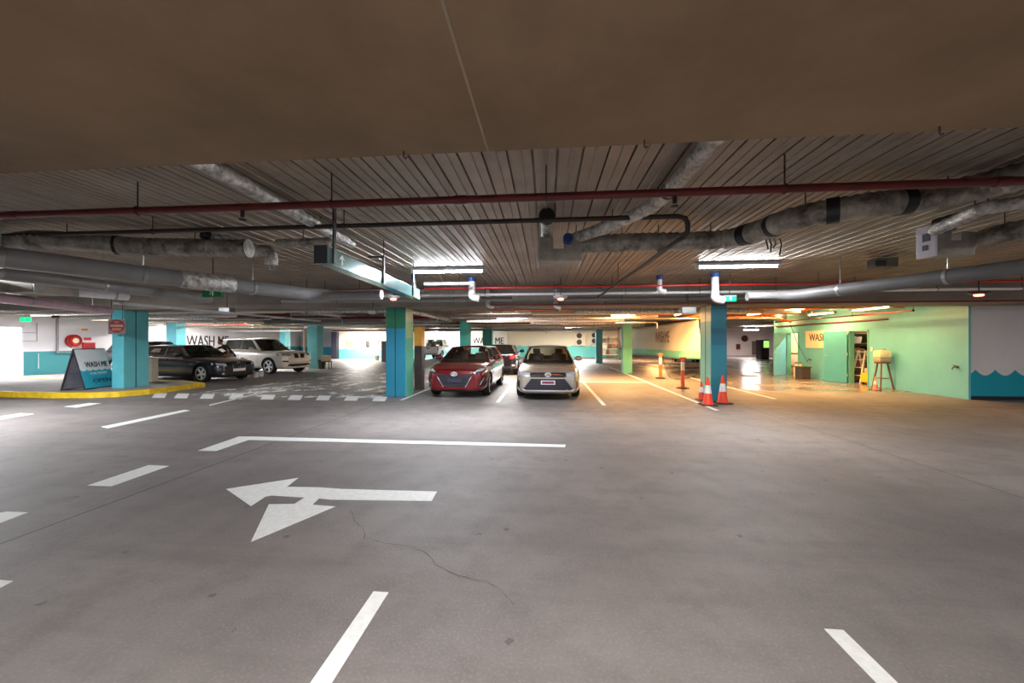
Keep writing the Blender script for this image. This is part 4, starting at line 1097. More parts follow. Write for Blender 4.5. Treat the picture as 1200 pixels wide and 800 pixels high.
# foil box between the left ducts
c = at_z(40, 345, 2.44)
t = thing('air_box', 'dusty foil box between the round ducts at the left edge', 'air box', c)
b = B(); box(b, -.40, .46, -.3, .3, 0, .33, .04); obj('box_body', b, mat('dusty foil box', (132, 126, 112), .4, .4, var=.25, vs=5), t)
b = B(); box(b, -.43, -.39, -.31, .31, -.01, .34, .01); obj('flange', b, STEEL, t)
b = B(); box(b, .45, .48, -.31, .31, -.01, .34, .01); obj('flange', b, STEEL, t)
bigduct((66, 340), 2.56, (150, 347), 2.56, .09, WHITEP, 'pale round duct leaving the foil box between the left ducts', (.8,), .0)
# pipes along the face of the middle beam
def rowpipe(py, z, r, m, label, px0, px1, hang=2.0, name='pipe', grp=None, cp=None, hz=CEIL):
    Y = (z - CAMH) * FPX / (400 - py) ; Y = Y * 1.0
    a, c = at_y(px0, py, Y), at_y(px1, py, Y); return pipe(name, [(a.x, Y, z), (c.x, Y, z)], r, m, label, 'pipe', grp, 12, hang, hz, cp)
rowpipe(336.5, 2.86, .022, REDB, 'thin bright red pipe along the middle beam, right of the sign box', 497, 1290, 2.2, 'sprinkler_pipe')
rowpipe(337, 2.82, .020, RED, 'thin red pipe high in front of the middle beam at the left', 130, 470, 2.6, 'sprinkler_pipe')
rowpipe(344.5, 2.76, .032, WHITEP, 'white conduit tray just below the bright red pipe', 490, 1290, 1.7, 'conduit')
rowpipe(351, 2.70, .055, GREYP, 'grey drain pipe along the face of the middle beam, right part', 655, 930, 1.6, 'drain_pipe')
rowpipe(350, 2.70, .055, GREYP, 'grey drain pipe along the face of the middle beam, left part', 330, 600, 1.6, 'drain_pipe')
rowpipe(357, 2.575, .020, RED, 'dark red pipe under the middle beam at the right', 575, 1290, 2.4, 'sprinkler_pipe', hz=2.6)
rowpipe(331, 2.88, .04, GREYP, 'short white pipe just behind the first bright tube light', 497, 553, .4, 'drain_pipe')
rowpipe(344, 2.72, .05, FOIL, 'foil wrapped pipe at the left end of the middle beam', 340, 460, .9, 'foil_pipe')
# vertical stubs with blue fire collars
def stub(px, py0, z0, z1, r, m, label, foil=False, Y=None):
    p = at_z(px, py0, z0)
    if p.y > 10.2: p = at_y(px, py0, 10.2)
    t = thing('drop_pipe', label, 'pipe', (p.x, p.y, z1))
    b = B(); cyl(b, (0, 0, 0), (0, 0, z0 - z1), r, seg=18); obj('pipe_run', b, m, t, True)
    b = B(); lathe(b, [(0, z0 - z1 - .09), (r * 1.28, z0 - z1 - .09), (r * 1.28, z0 - z1 - .002), (0, z0 - z1 - .002)], 20); obj('fire_collar', b, BLUEP, t, True)
    b = B(); tube(b, spline([(0, 0, .02), (0, 0, -.05), (r * .8, 0, -.10), (r * 2.4, 0, -.12)], 5), r * 1.15, 14); obj('elbow', b, FOIL if foil else m, t, True)
    return t
stub(553, 325, 3.09, 2.72, .075, WHITEP, 'white drop pipe with a blue collar right of the first bright tube light', True)
stub(572, 338, 3.09, 2.66, .06, FOIL, 'foil wrapped drop pipe just right of the white one', True)
stub(651, 337, 3.09, 2.62, .06, FOIL, 'foil wrapped drop pipe left of the small red lamp in the middle', True)
stub(773, 323, 3.09, 2.84, .055, WHITEP, 'short white drop pipe with a blue collar, left of the second bright tube light')
stub(838, 320, 3.09, 2.62, .075, WHITEP, 'white drop pipe with a blue collar above the right hand pillar')
stub(702, 337, 3.09, 2.78, .05, GREYP, 'small grey drop pipe with a blue collar, left of centre drain run')
stub(485, 322, 3.09, 2.84, .045, GREYP, 'small white drop pipe with a blue collar behind the sign box end')
# grey junction boxes
for px, py, z, w, lab in ((806, 364, 2.5, .34, 'grey junction box hanging left of the right hand pillar'), (437, 366, 2.45, .2, 'small grey hanging box left of the green banded pillar'), (266, 364, 2.35, .32, 'galvanised box on the white cable tray at the left'), (1034, 309, 3.0, .34, 'dusty square vent on the ceiling right of the second tube light')):
    Yq = 9.9 if z < 2.6 else None
    c = at_y(px, py, Yq) if Yq else at_z(px, py, z - .03)
    t = thing('junction_box', lab, 'box', c)
    b = B(); box(b, -w / 2, w / 2, -w / 3, w / 3, -w * .22, w * .26, .01); obj('box_body', b, STEEL if z < 2.6 else mat('vent grey', (92, 88, 80), .6, var=.15), t)
    if z < 2.6:
        b = B(); cyl(b, (0, 0, w * .2), (0, 0, (BEAM if False else CEIL) - .002 - c.z), .008, seg=6); obj('hanger', b, DARKP, t)
    else:
        b = B(); box(b, -w * .62, -w * .1, -w * .36, -w * .32, -w * .16, w * .12, .004); obj('grille', b, BLACK, t)
# white cable tray slanting at the left, and the pipe bending down to the teal pillar
def tray(p0, z0, p1, z1, w, m, label, hz=CEIL, name='cable_tray', n=3):
    a, c = at_z(*p0, z0), at_z(*p1, z1); t = thing(name, label, 'cable tray', a)
    b = B(); d = c - a; s = d.cross(Vector((0, 0, 1))).normalized() * w / 2
    bar(b, (0, 0, 0), d, w, .012); bar(b, s, d + s, .012, .05); bar(b, -s, d - s, .012, .05); obj('tray', b, m, t)
    for k in range(n):
        p = d * ((k + .3) / n); b = B(); cyl(b, p, (p.x, p.y, hz - .002 - a.z), .007, seg=6); obj('hanger', b, STEEL, t)
    return t
tray((136, 355), 2.36, (374, 376), 2.36, .12, HOUSING, 'white cable tray slanting above the dark blue car')
a = [at_y(212, 376, 20.2), at_y(290, 379, 20.2), at_y(350, 381.5, 20.2)]; a = [Vector((p.x, p.y, 2.44)) for p in a]; e = a[-1]
a += [Vector((e.x + .25, e.y, e.z - .03)), Vector((e.x + .34, e.y, e.z - .15)), Vector((e.x + .34, e.y, 0.05))]
t = pipe('down_pipe', a, .05, CREAM, 'cream pipe that bends down beside the teal pillar near the white car', 'pipe', None, 12, 1.8)
# hanging light box sign
n0 = at_z(393, 308, 2.43); n1 = at_z(497, 350.6, 2.43); xm = (n0.x + n1.x) / 2; y0, y1 = n0.y, n1.y
t = thing('sign_box', 'long pale teal box sign with an up arrow hanging from the ceiling', 'sign', (xm, y0, 2.43), math.atan2(-(n1.x - n0.x), y1 - y0))
L_ = y1 - y0
b = B(); box(b, -.14, 0, 0, L_, 0, .185, .006); obj('sign_case', b, mat('teal sign case', (112, 158, 158), .18, .25, var=.08, vs=2), t)
b = B(); box(b, -.142, .002, -.012, 0.0, -.004, .19, .003); obj('end_cover', b, mat('dark end cover', (42, 42, 50), .5, var=.1), t)
b = B()
pl = [(.30, .04), (.33, .04), (.33, .115), (.37, .085), (.37, .11), (.315, .155), (.26, .11), (.26, .085), (.30, .115)]
prism(b, pl, lambda u, v, d: (d, u, v), .0, .004); obj('arrow_mark', b, mat('white sign print', (235, 240, 240), .4, var=0), t)
for k, yy_ in enumerate((.12, 1.55, 3.0)):
    b = B()
    box(b, .002, .022, yy_ - .025, yy_ + .025, .02, CEIL - 2.43 - (.002 if k == 0 else .25))
    if k == 1: box(b, -.22, .022, yy_ - .02, yy_ + .02, CEIL - 2.43 - .27, CEIL - 2.43 - .25)
    if k: cyl(b, (.012, yy_, CEIL - 2.43 - .26), (.012, yy_, CEIL - 2.43 - .002), .008, seg=6)
    obj('bracket', b, mat('sign bracket', (70, 66, 68), .5, .3), t)
# exit signs
def exit_sign(px, py, Y, w, h, lit, label, rz=0):
    c = at_y(px, py, Y); t = thing('exit_sign', label, 'exit sign', c, rz)
    b = B(); box(b, -w / 2, w / 2, -.03, .03, -h / 2, h / 2, .008)
    obj('sign_case', b, mat('green exit face lit' if lit else 'green exit face', (12, 120, 70) if not lit else (10, 170, 96), .4, var=.0, emit=(.0, .55, .12) if lit else None, es=lit), t)
    b = B(); box(b, -w / 2 - .006, w / 2 + .006, -.025, .035, h / 2 - .01, h / 2 + .02, .004); obj('sign_cap', b, HOUSING, t)
    wm = mat('exit pictogram', (235, 255, 240), .5, var=0, emit=(.8, 1, .85) if lit else None, es=.6 if lit else 0)
    b = B(); x = -w * .04 - (.0 if w > .3 else 0)     # running figure and door
    fig = [(-.02, .30), (.05, .30), (.05, .38), (-.02, .38)]
    for q in (fig, [(-.10, .02), (-.02, -.02), (.05, .14), (.10, .10), (.13, .14), (.05, .26), (-.03, .26), (-.10, .16), (-.06, .13), (-.03, .18), (-.02, .06)], [(-.02, .02), (.04, -.06), (.00, -.30), (-.05, -.30), (-.02, -.08), (-.16, -.16), (-.16, -.21), (-.08, -.02)],
              [(.16, -.34), (.34, -.34), (.34, .38), (.16, .38)]):
        prism(b, [(u * h + x, v * h) for u, v in q], lambda u, v, d: (u, d, v), -.034, -.030)
    obj('running_figure', b, wm, t)
    b = B(); cyl(b, (0, 0, h / 2), (0, 0, CEIL - c.z - .002), .008, seg=6); obj('hanger', b, DARKP, t)
    return t
exit_sign(249.5, 343, 6.3, .37, .16, 0, 'dark green exit sign hanging right of the second left duct')
exit_sign(30, 374.3, 13.5, .44, .17, 1.2, 'lit green exit sign hanging near the bright left doorway')
exit_sign(855, 350, 8.8, .26, .11, 1.6, 'small lit green exit sign just right of the right hand pillar top')
# small domes with a red lamp
for px, py, Y, lab in ((461, 349, 9.0, 'small red lamp dome below the sign box'), (657, 349, 9.0, 'small red lamp beside the foil drop pipe'), (1147, 344, 8.6, 'small red lamp dome near the green wall corner')):
    c = at_y(px, py, Y); t = thing('indicator_lamp', lab, 'lamp', c, 0, 'red bay indicator lamps')
    b = B(); lathe(b, [(0, .05), (.16, .045), (.17, .02), (.12, -.01), (0, -.02)], 20); obj('lamp_base', b, HOUSING if px < 900 else mat('dark dome', (60, 54, 54), .4), t, True)
    b = B(); lathe(b, [(0, -.012), (.07, -.012), (.075, -.04), (.05, -.055), (0, -.06)], 16); obj('lamp_lens', b, mat('lit red lens', (255, 60, 50), .3, var=0, emit=(1, .12, .08), es=4), t, True)
    b = B(); cyl(b, (0, 0, .05), (0, 0, CEIL - c.z - .002), .01, seg=6); obj('hanger', b, DARKP, t)
# pipes and ducts behind the middle beam
rnd = random.Random(11)
names = {0: ('red', RED), 1: ('white', WHITEP), 2: ('orange brown', ORANGE_PIPE), 3: ('grey', GREYP), 4: ('cream', CREAM), 5: ('foil covered', FOIL)}
spec = [  # (Y, z, r, material key, x0, x1, words)
    (13.0, 2.70, .05, 2, -1.0, 11.2, 'first of the pipes beyond the middle beam, right half'),
    (13.6, 2.60, .06, 4, -.5, 8.5, 'above the silver sedan, beyond the beam'),
    (14.6, 2.86, .045, 0, -3.5, 11.0, 'high beyond the beam, over the two parked cars'),
    (15.6, 2.66, .10, 3, -4.0, 2.6, 'thick, over the black hatchback'),
    (17.0, 2.52, .06, 1, -3.6, 3.4, 'low, over the black hatchback and the sedan'),
    (17.6, 2.84, .05, 2, 3.5, 11.2, 'beyond the right hand pillar, crossing to the green wall'),
    (18.6, 2.62, .07, 5, -3.9, .8, 'beside the aqua pillar behind the red car'),
    (21.5, 2.56, .05, 4, -6, 5, 'low, in front of the cream back wall'),
    (22.4, 2.80, .07, 0, -8, 3.8, 'farther back over the middle bays'),
    (24.0, 2.60, .10, 5, -5, 6, 'crumpled, in front of the lettered back wall'),
    (26.0, 2.48, .05, 1, -9, 4.6, 'longest of the far ones'),
    (30.5, 2.55, .10, 3, -8, 8, 'farthest, near the back wall'),
    (12.6, 2.52, .055, 1, -18, -11, 'right above the dark blue car'),
    (12.2, 2.66, .08, 4, -22, -4.8, 'long, beyond the beam at the left'),
    (13.4, 2.58, .06, 0, -19.5, -9.5, 'over the two cars at the left'),
    (14.4, 2.78, .10, 5, -22, -10.5, 'thick, over the dark blue car'),
    (16.0, 2.62, .07, 0, -13, -5, 'left of the green banded pillar'),
    (17.2, 2.56, .11, 3, -13.5, -5.0, 'thick and low, left of the green banded pillar'),
    (18.4, 2.44, .04, 1, -14, -5.2, 'thin, below the thick one left of the green banded pillar'),
    (24.5, 2.58, .09, 5, -15, -6.5, 'far, before the cream wall with notices'),
    (27.2, 2.42, .06, 0, -16, -6.8, 'far and low, before the cream wall with notices')]
for (Y, z, r, k, x0, x1, w) in spec:
    nm, m = names[k]
    pipe('service_pipe', [(x0, Y, z), (x1, Y, z)], r, m, '%s pipe %s' % (nm, w), 'pipe', 'pipes beyond the middle beam', 12, 2.6, coup=[(rnd.uniform(.2, .4), m), (rnd.uniform(.5, .8), m)])
for (x, z, r, k, y0, y1, w) in [(6.0, 2.62, .05, 2, 11.9, 18.8, 'between the right hand pillar and the green wall'), (10.6, 2.50, .025, 0, 12.0, 20.0, 'thin, along the top of the green wall'), (9.2, 2.74, .06, 2, 12, 19, 'over the wet floor near the green wall'),
                             (2.4, 2.76, .08, 5, 12, 19, 'over the bay right of the silver sedan'), (-4.9, 2.70, .09, 5, 12, 19.2, 'beside the green banded pillar'), (-9.0, 2.72, .07, 1, 12, 27.9, 'over the soapy floor'), (-17.0, 2.86, .07, 4, 12, 19, 'over the tail of the dark blue car')]:
    nm, m = names[k]
    pipe('service_pipe', [(x, y0, z), (x, y1, z)], r, m, '%s pipe running away %s' % (nm, w), 'pipe', 'pipes running away beyond the middle beam', 12, 2.2)
# red pipe high on the green wall
a = at_x(1040, 369.5, XG - .12); c = at_x(936, 370.5, XG - .12)
# conduit on the left beyond the island
t = pipe('conduit', [(XW + .06, at_x(66, 400, XW).y, 3.0), (XW + .06, at_x(66, 400, XW).y, 1.0), (XW + .06, at_x(66, 400, XW).y + .8, 1.0)], .05, GREYP, 'grey conduit bent along the left wall beside the hose reel', 'pipe', None, 10)

for px, py in ((473, 163), (755, 154), (1101, 150)):
    c = at_y(px, py, 1.90); b = B(); tube(b, [(0, 0, 0), (0, 0, -.03), (.008, 0, -.04), (.016, 0, -.032)], .004, 6)
    o = obj('ceiling_hook', b, DARKP, None, True); o.location = (c.x, 1.90, BEAM + .001)
    tag(o, 'tiny dark hook at the slab edge, %s of three' % {473: 'leftmost', 755: 'middle', 1101: 'rightmost'}[px], 'hook', 'hooks on the slab edge')
# the tangle of thin services under the far ceiling
rnd = random.Random(5)
kinds = [('white', WHITEP, 'conduit'), ('cream', CREAM, 'conduit'), ('red', REDB, 'sprinkler_pipe'), ('foil covered', FOIL, 'foil_pipe'), ('grey', GREYP, 'conduit')]
for i in range(64):
    kn, m, nm = kinds[rnd.choice((0, 0, 1, 1, 2, 3, 3, 4))]
    left = i % 2 == 0
    Y = rnd.choice((12.1, 12.9, 14.0, 15.1, 16.4, 18.0, 21.0, 22.0, 23.2, 25.2, 26.6, 29.8, 31.5)) + rnd.uniform(-.2, .2)
    z = rnd.uniform(2.38, 2.95); ln = rnd.uniform(2.5, 7)
    x = max(-24, rnd.uniform(-Y * 1.55, -6.0)) if left else rnd.uniform(-4.0, 3.2)
    x1 = min(x + ln, 4.6 if Y > 16 else 9)
    if left: x1 = min(x1, -5.0)
    if x1 - x < 1: continue
    if rnd.random() < .25:
        xe = x1; pts_ = [(x, Y, z), (xe - .12, Y, z), (xe, Y, z - .04), (xe, Y, min(z, 2.8) + .0 - .25)]
    else: pts_ = [(x, Y, z), (x1, Y, z)]
    pipe(nm, pts_, rnd.choice((.018, .025, .035, .05)) if m is not FOIL else .08, m, '%s %spipe in the ceiling tangle %s, %s' % (kn, '', 'over the left cars' if left else 'over the middle bays', 'just beyond the beam' if Y < 14.6 else 'halfway back' if Y < 20 else 'far back'), 'pipe', 'ceiling tangle, %s, %s, %s' % (kn, 'left' if left else 'middle', 'near' if Y < 14.6 else 'halfway' if Y < 20 else 'far'), 8, 3.0)
# ------------------------------------------------------------------ signs and writing
def lettering(parent, name, s, c, right, up, h, w, m, depth=.004, shear=0):
    b = text_bm(s, c, right, up, h, w, depth, shear=shear); return obj(name, b, m, parent)
# big words on the left wall behind the cars
za, zc = at_x(218, 393, XW), at_x(268, 393, XW)
hh = 0.95
t = thing('wall_lettering', 'tall dark words WASH ME on the left wall, partly hidden by the cars', 'lettering', (XW + .002, (za.y + zc.y) / 2, 1.35))
wtot = zc.y - za.y
lettering(t, 'lettering', 'WASH ME', (0, 0, .27), (0, 1, 0), (0, 0, 1), .80, wtot * .98, TEXTD, .006)
# words on the middle back wall (a pillar stands in front of their middle)
a, c = at_y(554, 397, 38.9), at_y(590, 397, 38.9)
t = thing('wall_sign', 'white panel reading WASH ME on the far middle wall, half hidden by a pillar', 'sign', ((a.x + c.x) / 2, 38.99, 1.9))
w = c.x - a.x
b = B(); box(b, -w / 2 - .5, w / 2 + .4, -.03, 0, -1.0, .75, .004); obj('sign_panel', b, mat('pale sign panel', (240, 236, 224), .6, var=.03), t)
lettering(t, 'lettering', 'WASH ME', (0, -.031, -.22), (1, 0, 0), (0, 0, 1), .66, w, TEXTD, .004)
# WASH panel on the green wall
a, c = at_x(944.5, 388, XG), at_x(985, 388, XG); zt, zb = at_x(968, 387, XG).z, at_x(968, 408, XG).z
t = thing('wall_sign', 'cream panel reading WASH ME on the green wall, cut off by the open door', 'sign', (XG - .002, (a.y + c.y) / 2, (zt + zb) / 2))
L_ = a.y - c.y; Hs = zt - zb
b = B(); box(b, -.02, 0, -L_ / 2, L_ / 2, -Hs / 2, Hs / 2, .003); obj('sign_panel', b, CREAM, t)
lettering(t, 'lettering', 'WASH ME', (-.021, -.05, Hs * .12), (0, -1, 0), (0, 0, 1), Hs * .42, L_ * .80, TEXTD, .004)
# banner hung along the wash bay
A = Vector((5.25, 27.3, 0)); C_ = Vector((6.35, 16.4, 0))
d = (C_ - A); Ln = d.length; d.normalize(); nrm = Vector((d.y, -d.x, 0))
if nrm.x > 0: nrm = -nrm
def ban(u, v):     # u along from far to near, v 0 bottom .. 1 top
    zt = 2.50 - .22 * u * (1 - u) * 1.2 + (0.02 * u); zb = .72 + .34 * u
    zb = .58 + .38 * u + .10 * math.sin(u * 5.0)
    p = A + d * (Ln * u); z = zb + (zt - zb) * v
    wv = .05 * math.sin(u * 17 + v * 2) + .045 * math.sin(u * 31 - v * 5) + .10 * math.sin(PI * u) * (1 - v)
    return Vector((p.x, p.y, z)) + nrm * wv
b = B(); NU, NV = 70, 14
o0 = A + d * (Ln / 2)
G = [[b.verts.new(ban(i / NU, j / NV) - o0) for j in range(NV + 1)] for i in range(NU + 1)]
for i in range(NU):
    for j in range(NV):
        f = b.faces.new((G[i][j], G[i + 1][j], G[i + 1][j + 1], G[i][j + 1])); f.material_index = 1 if j < 3 else 0
t = thing('banner', 'long cream banner with a mint lower edge reading WASH ME, hung beside the wash bay', 'banner', o0)
o = obj('banner_cloth', b, [mat('cream banner cloth', (232, 222, 196), .7, var=.04, vs=1.5), mat('mint banner edge', (132, 212, 168), .7, var=.04)], t, True)
md = o.modifiers.new('th', 'SOLIDIFY'); md.thickness = .006
ta, tb = .60, .76
mid = ban((ta + tb) / 2, .62) - o0
bt = text_bm('WASH ME', mid + nrm * .13, d, (0, 0, 1), .56, Ln * (tb - ta), .003)
obj('lettering', bt, mat('brown banner lettering', (146, 104, 84), .7, var=.05), t)
b = B(); tube(b, [ban(0, 1) - o0 + Vector((-.0, 0, .02)) - d * .6] + [ban(i / 10, 1) - o0 + Vector((0, 0, .02)) for i in range(11)] + [ban(1, 1) - o0 + d * .5 + Vector((0, 0, .05))], .012, 6); obj('top_rope', b, DARKP, t)
for u in (.02, .25, .5, .75, .99):
    p = ban(u, 1) - o0; b = B(); cyl(b, p, (p.x, p.y, CEIL - .002), .006, seg=6); obj('hanger', b, DARKP, t)
# A frame board on the island
K = .146
f1 = at_z(71.5, 458, K); f2 = at_z(100, 457, K); f3 = at_z(134, 452.5, K)
wd = (f3 - f2); wd.z = 0; Wd = 1.0; wd.normalize()
sp = (f2 - f1); sp.z = 0
t = thing('folding_sign', 'folding board reading WASH ME CAR WASH OPEN standing on the island', 'sign', ((f1 + f2) / 2))
apx = 1.22; o0 = (f1 + f2) / 2
fr = f2 - o0; br = f1 - o0; ap = Vector((0, 0, apx))
FRM = mat('charcoal sign frame', (40, 38, 46), .5, .2, var=.05)
def leg_panel(ft, name):
    n = 0
    b = B()
    for k in (0, 1): bar(b, ft + wd * Wd * k + Vector((0, 0, .012)), ap + wd * Wd * k, .035, .03)
    bar(b, ft + Vector((0, 0, .03)), ft + wd * Wd + Vector((0, 0, .03)), .03, .03); bar(b, ap, ap + wd * Wd, .04, .035)
    return obj(name, b, FRM, t)
leg_panel(fr, 'front_frame'); leg_panel(br, 'back_frame')
b = B(); bar(b, (fr + (ap - fr) * .42), (br + (ap - br) * .42), .02, .015); bar(b, (fr + (ap - fr) * .02) , (br + (ap - br) * .02), .025, .02); obj('stay_bar', b, FRM, t)
up = (ap - fr).normalized(); out = wd.cross(up).normalized()
def pp_(u, v, dd): return fr + wd * Wd * u + (ap - fr) * v + out * dd
def pan(name, v0, v1, m, d0=.018, d1=.022, foot=None):
    b = B(); vs = [b.verts.new(pp_(u, v, dd) if foot is None else foot(u, v, dd)) for dd in (d0, d1) for u, v in ((.0, v0), (1, v0), (1, v1), (.0, v1))]
    for f in ((3, 2, 1, 0), (4, 5, 6, 7), (0, 1, 5, 4), (1, 2, 6, 5), (2, 3, 7, 6), (3, 0, 4, 7)): b.faces.new([vs[i] for i in f])
    return obj(name, b, m, t)
pan('board_top', .50, .99, mat('board white', (250, 248, 248), .35, var=.03)); pan('board_bottom', .03, .50, mat('board teal', (60, 182, 208), .35, var=.05))
b = B()
for k in range(5):   # cloud scallops between white and teal
    poly = [(.1 + k * .2 + .1 * math.cos(a_), .50 + .045 * math.sin(a_)) for a_ in [PI + PI * i / 8 for i in range(9)]]
    V0 = [b.verts.new(pp_(u, v, .0235)) for u, v in poly]; V1 = [b.verts.new(pp_(u, v, .021)) for u, v in poly]
    b.faces.new(V0); b.faces.new(V1[::-1])
    for i in range(len(poly)): b.faces.new((V0[i], V0[(i + 1) % 9], V1[(i + 1) % 9], V1[i]))
obj('scallop_edge', b, mat('board white', (224, 222, 222)), t)
lettering(t, 'lettering', 'WASH ME', pp_(.56, .61, .0225), wd, up, .165, .74, TEXTD, .003)
lettering(t, 'lettering', 'CAR WASH', pp_(.56, .385, .0225), wd, up, .07, .56, mat('white sign print', (235, 240, 240)), .003)
lettering(t, 'lettering', 'OPEN', pp_(.60, .20, .0225), wd, up, .13, .60, mat('deep blue lettering', (16, 74, 96), .5, var=0), .003)
# bracing of the open rear side
b = B(); vs = [b.verts.new(br + wd * Wd * u * 1.0 + (ap - br) * v + Vector((0, 0, 0))) for u, v in ((.02, .04), (.98, .04), (.98, .97), (.02, .97))]; b.faces.new(vs)
o = obj('back_board', b, mat('grey board back', (168, 164, 178), .6, var=.06), t); md = o.modifiers.new('th', 'SOLIDIFY'); md.thickness = .01
# round no entry sign hanging before the island pillar
c = at_y(137, 382, 10.35)
t = thing('road_sign', 'round red no entry sign with a pale bar hanging before the island pillar', 'sign', c, math.radians(18))
r = .20
b = B(); box(b, -r * 1.08, r * 1.08, 0, .012, -r * 1.2, r * 1.0, .004); obj('sign_plate', b, mat('dull sign plate', (122, 92, 92), .5, var=.1), t)
b = B(); lathe(b, [(0, 0), (r, 0), (r, .006), (0, .006)], 36, Matrix.Rotation(PI / 2, 4, 'X')); obj('red_disc', b, mat('dull red sign', (104, 28, 30), .45, var=.06), t)
b = B(); box(b, -r * .78, r * .78, -.010, -.006, -r * .10, r * .22); obj('pale_bar', b, mat('sign bar', (150, 122, 114), .5, var=.03), t)
SP = mat('orange sign print', (214, 120, 70), .5, var=0)
lettering(t, 'lettering', 'ENTRY', (0, -.0065, -r * .48), (1, 0, 0), (0, 0, 1), r * .36, r * 1.15, SP, .003)
lettering(t, 'lettering', 'NO', (0, -.0065, r * .60), (1, 0, 0), (0, 0, 1), r * .26, r * .55, SP, .003)
for s in (-1, 1):
    b = B(); cyl(b, (s * r * .7, .006, r), (s * r * .7, .006, CEIL - .002 - c.z), .008, seg=6); obj('hanger', b, DARKP, t)

# ------------------------------------------------------------------ cones, bollards, box
CONEO = mat('orange cone rubber', (226, 62, 26), .55, var=.1, vs=9); REFL = mat('reflective collar', (226, 226, 222), .3, var=.05)
def cone(c, h, label, group='traffic cones', rz=0.0, ob=CONEO):
    t = thing('traffic_cone', label, 'traffic cone', (c.x, c.y, 0), rz, group); k = h / .70
    b = B(); box(b, -.18 * k, .18 * k, -.18 * k, .18 * k, 0, .03 * k, .012 * k); obj('base', b, mat('dark cone base', (52, 40, 36), .8, var=.1), t)
    def rr(z): return (.125 - .100 * (z / .70)) * k
    b = B(); lathe(b, [(0, .03 * k), (.14 * k, .03 * k), (rr(.05), .06 * k), (rr(.70), .70 * k), (rr(.70) * .6, .71 * k), (0, .71 * k)], 28); obj('cone_body', b, ob, t, True)
    b = B(); lathe(b, [(rr(.30) + .001, .30 * k), (rr(.30) + .004, .30 * k), (rr(.50) + .004, .50 * k), (rr(.50) + .001, .50 * k)], 28); obj('reflective_collar', b, REFL, t, True)
cone(at_z(829.5, 474.5), .70, 'orange cone in front of the right hand pillar, left of the tallest pair')
cone(at_z(847, 472.5), .72, 'orange cone at the front right corner of the right hand pillar')
cone(at_z(822, 468.5), .50, 'small orange cone half hidden behind the left one at the pillar')
def tbollard(c, label):
    t = thing('t_top_bollard', label, 'bollard', (c.x, c.y, 0), .3, 'orange post bollards')
    b = B(); lathe(b, [(0, 0), (.22, 0), (.22, .02), (.12, .05), (0, .05)], 8); obj('base', b, RUBBER, t)
    b = B(); lathe(b, [(0, .05), (.065, .05), (.055, .95), (.045, 1.02), (0, 1.02)], 24); obj('post', b, mat('orange bollard', (236, 96, 44), .5, var=.05), t, True)
    b = B(); lathe(b, [(.0575, .62), (.060, .62), (.058, .90), (.0555, .90)], 24); obj('reflective_collar', b, mat('warm white collar', (244, 226, 200), .3, var=0), t, True)
    b = B(); box(b, -.12, .12, -.03, .03, 1.0, 1.07, .02); obj('t_handle', b, mat('orange bollard', (236, 96, 44)), t)
tbollard(at_z(774, 443.3), 'orange post bollard farther back beside the green pillar and banner')
tbollard(at_z(800, 455), 'nearer orange post bollard under the banner, left of the right hand pillar')
c0, c1 = at_z(779, 436, 0), at_z(800, 444, 0)
b = B(); pts = spline([Vector((at_z(776, 440).x, at_z(776, 440).y, .95)), Vector((at_z(780, 440).x, at_z(780, 440).y, .35)), at_z(785, 442, .02), at_z(793, 444, .012), at_z(803, 443, .012), at_z(815, 441, .012)], 8)
o = obj('hose', b if not tube(b, pts, .012, 8) else b, BLACK, None, True); tag(o, 'thin black hose trailing over the floor from the farther orange bollard', 'hose')
cB = at_z(178, 447, K)
t = thing('cabinet_post', 'low beige metal box beside the island pillar', 'box', (cB.x, cB.y, K))
b = B(); box(b, -.12, .12, -.12, .12, 0, .82, .012); obj('box_body', b, mat('beige metal', (184, 178, 160), .5, var=.06), t)
b = B(); box(b, -.128, .128, -.128, .128, .80, .84, .008); obj('box_lid', b, mat('beige metal', (184, 178, 160)), t)

# ------------------------------------------------------------------ left wall fittings
c = at_x(83, 399, XW)
t = thing('fire_hose_reel', 'red fire hose reel on the white part of the left wall', 'hose reel', (XW + .175, c.y, c.z))
M = Matrix.Rotation(PI / 2, 4, 'Y'); R_ = .31
b = B(); lathe(b, [(0, -.10), (R_, -.10), (R_, -.085), (.1, -.085), (.1, .045), (R_, .045), (R_ + .01, .06), (R_ * .62, .06), (R_ * .60, .115), (0, .115)], 32, M); obj('reel_drum', b, REDB, t, True)
b = B()
for k in range(5): torus(b, (-.07 + k * .035, 0, 0), R_ * .82, .02, (0, 1, 0), (0, 0, 1), 28, 6)
obj('hose_coil', b, BLACK, t, True)
b = B(); lathe(b, [(0, .116), (R_ * .42, .116), (R_ * .42, .121), (0, .121)], 24, M); obj('centre_plate', b, CREAM, t, True)
b = B(); bar(b, (-.155, 0, -.35), (-.155, 0, .2), .08, .02); bar(b, (-.16, 0, 0), (0, 0, 0), .04, .04); obj('bracket', b, REDB, t)
c = at_x(102.5, 405.5, XW)
t = thing('fire_box', 'small red fire cabinet on the left wall right of the hose reel', 'cabinet', (XW + .002, c.y, c.z))
b = B(); box(b, 0, .14, -.26, .26, -.22, .20, .015); obj('cabinet_body', b, REDB, t)
b = B(); box(b, .14, .146, -.20, .20, -.16, .14); obj('cabinet_door', b, mat('darker red door', (150, 30, 34), .3, var=.1), t)
b = B(); box(b, 0, .02, -.16, .16, .32, .46); obj('label_plate', b, REDB, t)
c = at_x(99, 386, XW)
t = thing('wall_plate', 'small orange notice plate on the left wall above the fire cabinet', 'notice', (XW + .002, c.y, c.z))
b = B(); box(b, 0, .012, -.14, .14, -.06, .06, .003); obj('plate_face', b, mat('orange notice', (226, 140, 70), .5, var=.05), t)
